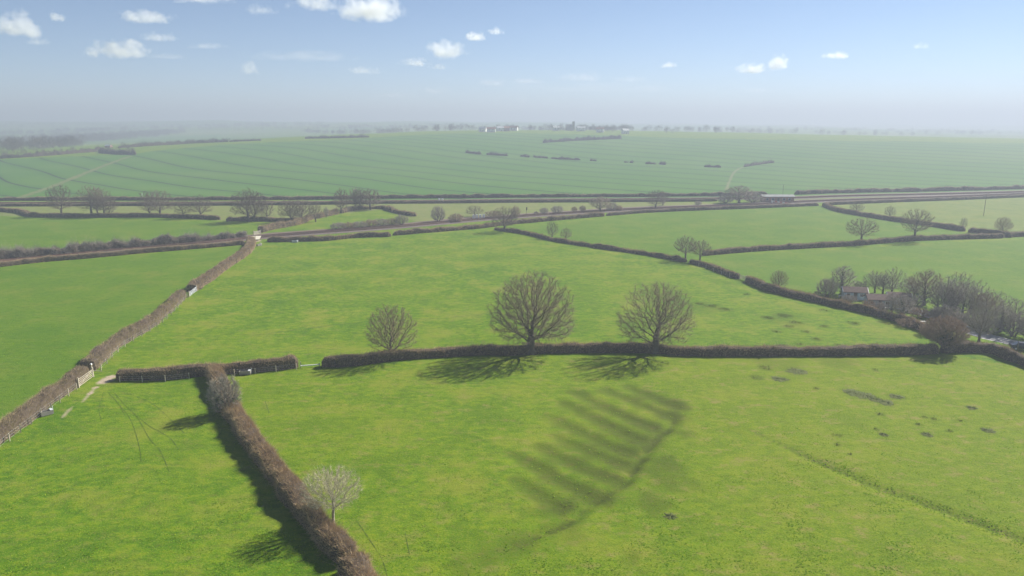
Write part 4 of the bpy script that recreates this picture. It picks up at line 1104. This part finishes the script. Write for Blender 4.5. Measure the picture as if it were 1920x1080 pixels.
for i, px in enumerate((823.5, 829.5)):
    p = P(px, 379.5)
    root = thing('signal_box', f'{"left" if i == 0 else "right"} of two small white cabinets on the farther railway', 'cabinet', p, 0, 'small white cabinets')
    obj('plinth', mesh('plinth', [tuple(list(box((0, 0, -.1), (1.1, .9, .4))) + [0])], [M['stone']]), root)
    obj('body', mesh('body', [tuple(list(box((0, 0, .3), (.9, .8, 1.7))) + [0])], [M['white']]), root)
    obj('lid', mesh('lid', [tuple(list(box((0, 0, 2.0), (1.05, .95, .1), 0, .8)) + [0])], [M['metal']]), root)
def pole(name, label, cat, px, py, top, r=.11, arm=None, mat='dark_wood'):
    p = P(px, py); d = ray(px, top); h = CAM_H + d.z * p.y / d.y - p.z
    root = thing(name, label, cat, p, R.rand())
    v, f = tubes(np.array([[0, 0, -.2]]), np.array([[0, 0, h]]), np.array([r]), np.array([r * .7]), 8)
    obj('shaft', mesh('shaft', [(v, f, 0)], [M[mat]]), root)
    if arm == 'cross':
        obj('crossarm', mesh('crossarm', [tuple(list(box((0, 0, h - .6), (1.5, .12, .12))) + [0])], [M[mat]]), root)
        for s in (-.6, 0, .6):
            obj('insulator', mesh('insulator', [tuple(list(box((s, 0, h - .478), (.08, .08, .16), 0, .6)) + [0])], [M['white']]), root)
    if arm == 'signal':
        obj('signal_head', mesh('signal_head', [tuple(list(box((0, -.2, h - 1.2), (.5, .25, 1.3))) + [0])], [M['tyre']]), root)
    return root
pole('signal_post', 'slim dark railway signal post among small bushes', 'signal', 987, 402, 389, .09, 'signal')
pole('telegraph_pole', 'telegraph pole in the pale field at far right', 'pole', 1844, 405, 364, .13, 'cross')
pole('telegraph_pole', 'short brown pole on the verge beside the dark car', 'pole', 1906, 664, 640, .10)
pole('telegraph_pole', 'slim pole behind the pale station roof', 'pole', 1467, 372, 347, .12, 'cross')
pole('marker_post', 'thin white post in front of the far striped field', 'post', 267, 371, 362, .12, None, 'white')
p, q = P(1448, 382), P(1476, 386)
root = thing('crossing_barrier', 'lowered red and white crossing barrier near the station shed', 'barrier', p, math.atan2(q.y - p.y, q.x - p.x))
Lb = math.hypot(q.x - p.x, q.y - p.y)
for i in range(6):
    obj('arm_band', mesh('arm_band', [tuple(list(box((Lb * (i + .5) / 6, 0, 1.25), (Lb / 6 - .01, .16, .28))) + [0])], [M['white' if i % 2 == 0 else 'red']]), root)
obj('pedestal', mesh('pedestal', [tuple(list(box((-.4, 0, -.1), (.7, .6, 1.6))) + [0])], [M['white']]), root)
obj('rest_post', mesh('rest_post', [tuple(list(box((Lb - .2, 0, -.1), (.14, .14, 1.345))) + [0])], [M['white']]), root)

# ------------------------------------------------------------------ buildings
def gable(root, L, W, H, rise, wall, roof, over=.35, windows=(), doors=(), chim=0, trim=None, thick=.14):
    """house along local x: wall, roof slopes, gables, windows on the -y side"""
    x, y = L / 2, W / 2
    v = np.array([[-x, -y, -.3], [x, -y, -.3], [x, y, -.3], [-x, y, -.3], [-x, -y, H], [x, -y, H], [x, y, H], [-x, y, H], [-x, 0, H + rise], [x, 0, H + rise]])
    q = np.array([[0, 1, 5, 4], [2, 3, 7, 6]]); pent = np.array([[1, 2, 6, 9, 5], [3, 0, 4, 8, 7]])
    obj('wall', mesh('wall', [(v, q, 0), (v, pent, 0)], [M[wall]]), root)
    xo, yo = x + over, y + over
    ze = H - rise * over / y + .02
    zr = H + rise + .02
    for s in (-1, 1):
        a = np.array([[-xo, s * yo, ze], [xo, s * yo, ze], [xo, 0, zr], [-xo, 0, zr]])
        b = a + np.array([0, 0, thick])
        vv = np.vstack([a, b])
        f = np.array([[0, 1, 2, 3], [4, 5, 6, 7], [0, 1, 5, 4], [1, 2, 6, 5], [2, 3, 7, 6], [3, 0, 4, 7]])
        r_ = obj('roof', mesh('roof', [(vv, f, 0)], [M[roof]]), root)
        if chim and s == 1:
            obj('chimney', mesh('chimney', [tuple(list(box((x * .7, 0, H + rise - .3), (.6, .6, 1.3))) + [0])], [M['brick']]), r_)
    if trim:
        for sx in (-1, 1):
            for s in (-1, 1):
                v_, f_ = tubes(np.array([[sx * (xo + .04), s * yo, ze + .02]]), np.array([[sx * (xo + .04), 0, zr + .02]]), np.array([.11]), np.array([.11]), 4)
                obj('bargeboard', mesh('bargeboard', [(v_, f_, 0)], [M[trim]]), root)
    for wx, wz, ww, wh in windows:
        w_ = obj('window', mesh('window', [tuple(list(box((wx, -y - .03, wz), (ww, .08, wh))) + [0])], [M['white']]), root)
        obj('pane', mesh('pane', [tuple(list(box((wx, -y - .075, wz + .08), (ww - .16, .02, wh - .16))) + [0])], [M['glass']]), w_)
    for dx, dw, dh in doors:
        d_ = obj('door', mesh('door', [tuple(list(box((dx, -y - .03, 0), (dw, .08, dh))) + [0])], [M['dark_wood']]), root)
        obj('handle', mesh('handle', [tuple(list(box((dx + dw * .35, -y - .09, dh * .5), (.12, .05, .05))) + [0])], [M['metal']]), d_)

p = P(1606, 562)
root = thing('cottage', 'low pale blue cottage with a dark roof, left of the pair', 'cottage', (p.x, p.y + 1.6, p.z), math.radians(-14))
gable(root, 5.0, 3.6, 1.9, .85, 'blue_wall', 'brown_roof', .3, [(-1.6, .8, .9, .8), (1.4, .8, .9, .8)], [(0, .8, 1.8)], 0, 'white')
p = P(1652, 577)
root = thing('cottage', 'grey blue cottage with a brown roof, right of the pair', 'cottage', (p.x, p.y + 1.6, p.z), math.radians(-10))
gable(root, 5.2, 3.6, 1.9, .85, 'grey_wall', 'brown_roof', .3, [(-1.7, .8, 1.0, .8), (1.5, .8, 1.0, .8)], [(-.1, .8, 1.8)], 0, 'dark_wood')
p = P(1692, 572)
root = thing('outbuilding', 'grey-roofed outbuilding half hidden behind the garden trees', 'shed', (p.x, p.y + 2, p.z), math.radians(-20))
gable(root, 4.6, 3.4, 1.8, .7, 'grey_wall', 'brown_roof', .3, [(-1.2, .8, 1.0, .8)], [(1.0, .9, 1.8)], 0, 'white')
p = P(1460, 379)
root = thing('station_shed', 'long brown shed with a pale roof beside the far railway', 'shed', (p.x, p.y + 3, p.z), math.radians(-1))
gable(root, 17.0, 5.0, 2.9, .8, 'brick', 'dull_roof', .4, [(-6 + 3 * i, 1.0, 1.4, 1.1) for i in range(5) if i != 2], [(0, 1.1, 2.1)], 0, None)
def bench(label, px, py, L):
    p = P(px, py)
    root = thing('garden_bench', label, 'bench', p, math.radians(-8))
    obj('seat', mesh('seat', [tuple(list(box((0, 0, .45), (L, .6, .10))) + [0])], [M['white']]), root)
    for s in (-1, 1): obj('leg', mesh('leg', [tuple(list(box((s * L * .4, 0, -.05), (.12, .5, .5))) + [0])], [M['white']]), root)
bench('white slab bench by the small paddock rails', 1729, 607, 1.5)
bench('white slab bench in front of the grey cottage', 1664, 581, 1.6)
bench('white slab bench left of the pale blue cottage', 1577, 558, 1.2)

# village on the hill
VIL = [(905, 247, 'render_wall', 'grey_roof', 'long white village house at the left of the far hilltop'), (921, 248, 'render_wall', 'tile_roof', 'white village house second from left on the far hilltop'),
       (939, 246, 'render_wall', 'grey_roof', 'white village house third from left on the far hilltop'), (948, 246, 'brick', 'tile_roof', 'small brick village house left of the red roof'),
       (963, 245, 'render_wall', 'tile_roof', 'village house with the brightest red roof'), (1043, 245, 'render_wall', 'grey_roof', 'wide white village house left of the church'),
       (1089, 246, 'render_wall', 'grey_roof', 'single white village house right of the church'), (1125, 248, 'render_wall', 'tile_roof', 'pale village house among misty trees'),
       (1172, 251, 'render_wall', 'grey_roof', 'last pale village house on the right of the hilltop'), (204, 277, 'brick', 'grey_roof', 'pale roofed farmhouse in the left ridge scrub')]
for i, (px, py, wl_, rf, lab) in enumerate(VIL):
    p = P(px, py)
    root = thing('village_house', lab, 'house', p, math.radians(R.uniform(-25, 25)), 'hilltop village houses' if i < 9 else None)
    if i == 9: root.scale = (.6, .6, .5)
    gable(root, R.uniform(8, 13), 6.5, 4.6, 2.6, wl_, rf, .4, [(-2.6, .9, 1.2, 1.2), (2.6, .9, 1.2, 1.2), (-2.6, 3.1, 1.2, 1.1), (2.6, 3.1, 1.2, 1.1)], [(0, 1.0, 2.1)], 1)
p = P(1075, 245)
root = thing('church', 'faint church tower rising over the far village', 'church', p)
obj('tower', mesh('tower', [tuple(list(box((0, 0, -.5), (3.6, 3.6, 13.5))) + [0])], [M['stone']]), root)
obj('parapet', mesh('parapet', [tuple(list(box((0, 0, 13.0), (3.9, 3.9, .8))) + [0])], [M['stone']]), root)
vn = np.array([[-12, -3.5, -.5], [-2.4, -3.5, -.5], [-2.4, 3.5, -.5], [-12, 3.5, -.5], [-12, -3.5, 6], [-2.4, -3.5, 6], [-2.4, 3.5, 6], [-12, 3.5, 6], [-12, 0, 9.5], [-2.4, 0, 9.5]], float)
obj('nave', mesh('nave', [(vn, np.array([[0, 1, 5, 4], [2, 3, 7, 6], [4, 5, 9, 8], [6, 7, 8, 9]]), 0), (vn, np.array([[3, 0, 4, 8, 7], [1, 2, 6, 9, 5]]), 0)], [M['stone']]), root)

# car on the lane
p = P(1917, 656)
root = thing('parked_car', 'dark blue car on the lane at the right edge', 'car', (p.x, p.y, p.z + .04), math.radians(160))
prof = [(-2.05, .35), (-2.05, .75), (-1.9, .86), (-1.15, .93), (-.55, 1.42), (.75, 1.45), (1.55, .98), (2.0, .9), (2.1, .6), (2.08, .33)]
hw = [.80, .84, .84, .84, .66, .66, .82, .84, .82, .80]
vv = np.array([(x, -w_, z) for (x, z), w_ in zip(prof, hw)] + [(x, w_, z) for (x, z), w_ in zip(prof, hw)])
n_ = len(prof); i = np.arange(n_ - 1)
obj('body', mesh('body', [(vv, np.stack([i, i + n_, i + n_ + 1, i + 1], 1), 0), (vv, np.array([list(range(n_)), list(range(2 * n_ - 1, n_ - 1, -1))]), 0), (vv, np.array([[0, n_ - 1, 2 * n_ - 1, n_]]), 0)], [M['car']]), root)
for s in (-1, 1):
    g = np.array([(-1.0, s * .825, .95), (-.52, s * .69, 1.36), (.7, s * .69, 1.38), (1.38, s * .825, .99)]) + np.array([0, s * .02, 0])
    obj('side_window', mesh('side_window', [(g, np.array([[0, 1, 2, 3]]), 0)], [M['glass']]), root)
    for x in (-1.3, 1.3):
        v, f = tubes(np.array([[x, s * .68, .32]]), np.array([[x, s * .87, .32]]), np.array([.32]), np.array([.32]), 14)
        cap = np.arange(14)[None] + 14
        wv = obj('wheel', mesh('wheel', [(v, f, 0), (v, cap, 0)], [M['tyre']]), root)
        v2, f2 = tubes(np.array([[x, s * .86, .32]]), np.array([[x, s * .885, .32]]), np.array([.19]), np.array([.17]), 12)
        obj('rim', mesh('rim', [(v2, f2, 0), (v2, np.arange(12)[None] + 12, 0)], [M['metal']]), wv)
    obj('headlight', mesh('headlight', [tuple(list(box((-2.055, s * .6, .6), (.06, .3, .14))) + [0])], [M['white']]), root)
for a_, b_ in (((-1.13, .95), (-.56, 1.40)), ((1.52, 1.0), (.78, 1.43))):
    dx = -.015 if a_[0] < 0 else .015
    g = np.array([(a_[0] + dx, -.74, a_[1] + .01), (a_[0] + dx, .74, a_[1] + .01), (b_[0] + dx, .6, b_[1] + .01), (b_[0] + dx, -.6, b_[1] + .01)])
    obj('windscreen' if a_[0] < 0 else 'rear_window', mesh('screen', [(g, np.array([[0, 1, 2, 3]]), 0)], [M['glass']]), root)
# ------------------------------------------------------------------ clouds: lit volumes far above the haze
def cloud_mat():
    t = NT('cumulus vapour'); t.n.remove(t.b)
    tc = t.new('ShaderNodeTexCoord').outputs['Object']
    oi = t.new('ShaderNodeObjectInfo')
    sep = t.new('ShaderNodeSeparateXYZ', {0: tc})
    zneg = t.math('MULTIPLY', t.math('MINIMUM', sep.outputs[2], 0.0), 1.1)
    cmb = t.new('ShaderNodeCombineXYZ', {0: sep.outputs[0], 1: sep.outputs[1], 2: t.math('ADD', sep.outputs[2], zneg)})
    ln = t.new('ShaderNodeVectorMath', {0: cmb.outputs[0]}, operation='LENGTH').outputs['Value']
    w = t.math('MULTIPLY', oi.outputs['Random'], 50.0)
    asp = t.new('ShaderNodeAttribute', attribute_name='stretch', attribute_type='OBJECT').outputs['Vector']
    tcs = t.new('ShaderNodeVectorMath', {0: tc, 1: asp}, operation='MULTIPLY').outputs[0]
    n1 = t.new('ShaderNodeTexNoise', {'Vector': tcs, 'W': w, 'Scale': 1.25, 'Detail': 2.0, 'Roughness': .5}, noise_dimensions='4D').outputs[0]
    n2 = t.new('ShaderNodeTexNoise', {'Vector': tcs, 'W': w, 'Scale': 4.0, 'Detail': 4.0, 'Roughness': .6}, noise_dimensions='4D').outputs[0]
    sh = t.math('SUBTRACT', .55, ln)
    sh = t.math('ADD', sh, t.math('MULTIPLY', t.math('SUBTRACT', n1, .45), 2.0))
    sh = t.math('ADD', sh, t.math('MULTIPLY', t.math('SUBTRACT', n2, .5), 1.3))
    edge = t.ramp(ln, .8, 1.0, 1.0, 0.0)
    dn = t.math('MULTIPLY', t.ramp(sh, 0.0, .8), edge)
    dens = t.new('ShaderNodeAttribute', attribute_name='thick', attribute_type='OBJECT').outputs['Fac']
    pv = t.new('ShaderNodeVolumePrincipled', {'Density': t.math('MULTIPLY', dn, dens), 'Anisotropy': .25})
    pv.inputs['Color'].default_value = (1, 1, 1, 1)
    t.l.new(pv.outputs[0], t.n['Material Output'].inputs['Volume'])
    return t.m
M['cloud'] = cloud_mat()
def ico():
    import bmesh
    bm = bmesh.new(); bmesh.ops.create_icosphere(bm, subdivisions=3, radius=1.0)
    me = bpy.data.meshes.new('cloud'); bm.to_mesh(me); bm.free(); me.materials.append(M['cloud'])
    return me
CLOUD_ME = ico()
CLOUDS = [(30, 58, 84, 80, 1.0, 'tall white cumulus cloud at the far left edge'), (72, 80, 50, 22, .3, 'thin grey scrap of cloud beside the left edge cumulus'), (106, 34, 34, 34, .7, 'tiny cloud puff right of the left edge cumulus'),
          (270, 36, 124, 38, .7, 'flat white cloud high above the left tree row'), (222, 98, 146, 50, 1.0, 'flat-based white cumulus low on the left'), (300, 72, 84, 28, .4, 'faint cloud between two flat white clouds on the left'),
          (312, 108, 90, 16, .25, 'faint streak right of the low left cumulus'), (380, 1, 140, 20, .6, 'cloud base cut by the top edge, left of centre'), (490, 20, 64, 34, .35, 'small torn cloud near the top, left of the bright cumulus'),
          (590, 8, 120, 48, .8, 'grey-white cloud at the top beside the brightest cumulus'), (688, 22, 146, 76, 1.3, 'largest bright cumulus at the top left of centre'), (467, 134, 52, 38, .5, 'small slanting cloud puff low left of centre'),
          (390, 88, 90, 18, .15, 'very thin wisp above the low slanting puff'), (570, 108, 220, 30, .15, 'long thin veil of cloud left of centre'), (780, 119, 70, 24, .7, 'flat left tail of the central cumulus'),
          (838, 100, 86, 54, 1.0, 'puffed central cumulus right of the veil'), (820, 127, 44, 18, .5, 'small scrap under the central cumulus'), (892, 72, 42, 28, .9, 'left of two round puffs above the central cumulus'),
          (929, 62, 36, 24, .7, 'right of two round puffs above the central cumulus'), (683, 134, 78, 26, .5, 'ragged little cloud left of the central cumulus'), (815, 172, 70, 20, .4, 'pale low cloud above the misty belt of trees'),
          (740, 180, 100, 16, .3, 'pale flat cloud just left of the low central clouds'), (925, 158, 80, 22, .45, 'low cloud under the two round puffs'), (990, 154, 90, 18, .4, 'low cloud right of the two round puffs'),
          (1088, 148, 96, 32, .45, 'low ragged cloud above the church'), (1180, 150, 90, 18, .3, 'thin low cloud right of the church'), (1252, 124, 42, 18, .7, 'lone small cloud right of the low bank'),
          (1412, 132, 72, 28, 1.0, 'flat half of the bright cloud pair on the right'), (1460, 122, 50, 46, 1.0, 'tall half of the bright cloud pair on the right'), (1567, 107, 56, 22, .9, 'small bright cloud right of the bright pair'),
          (1725, 88, 36, 18, .2, 'faintest speck of cloud on the right'), (980, 190, 24, 16, .35, 'tiny pale puff just above the village'), (1425, 171, 90, 14, .2, 'thin streak below the bright cloud pair'), (1120, 168, 420, 36, .10, 'broad pale cloud bank over the village')]
for i, (px, py, w, h, th, lab) in enumerate(CLOUDS):
    D = 6500.0 if py < 140 else 9500.0
    p = Vector((0, 0, CAM_H)) + ray(px, py) * D
    rx, rz = w * D / FPX * .58, h * D / FPX * .60
    o = obj('cloud', CLOUD_ME, None, p)
    ry = min(rx, max(rz * 1.4, rx * .5))
    o.scale = (rx, ry, rz)
    k = 1 / max(rz, 1e-3)
    o['stretch'] = [min(2.6, rx * k), min(2.6, ry * k), 1.0]
    o['thick'] = 6.0 * max(th, .28) * (1 if th >= .9 else .7) * (1 if py < 140 else .6) / (2 * ry)
    tag(o, lab, 'cloud', 'small clouds in the blue sky')
# ------------------------------------------------------------------ the hazy air
def haze():
    v, f = box((0, 4200, -14), (24000, 9400, 138))
    t = NT('haze air')
    t.n.remove(t.b)
    pv = t.new('ShaderNodeVolumePrincipled', {'Density': .00070, 'Anisotropy': .2})
    pv.inputs['Color'].default_value = (.44, .48, .60, 1)
    t.l.new(pv.outputs[0], t.n['Material Output'].inputs['Volume'])
    o = obj('haze', mesh('haze', [(v, f, 0)], [t.m]))
    tag(o, 'thin spring haze over the fields', None, None, 'stuff')
haze()
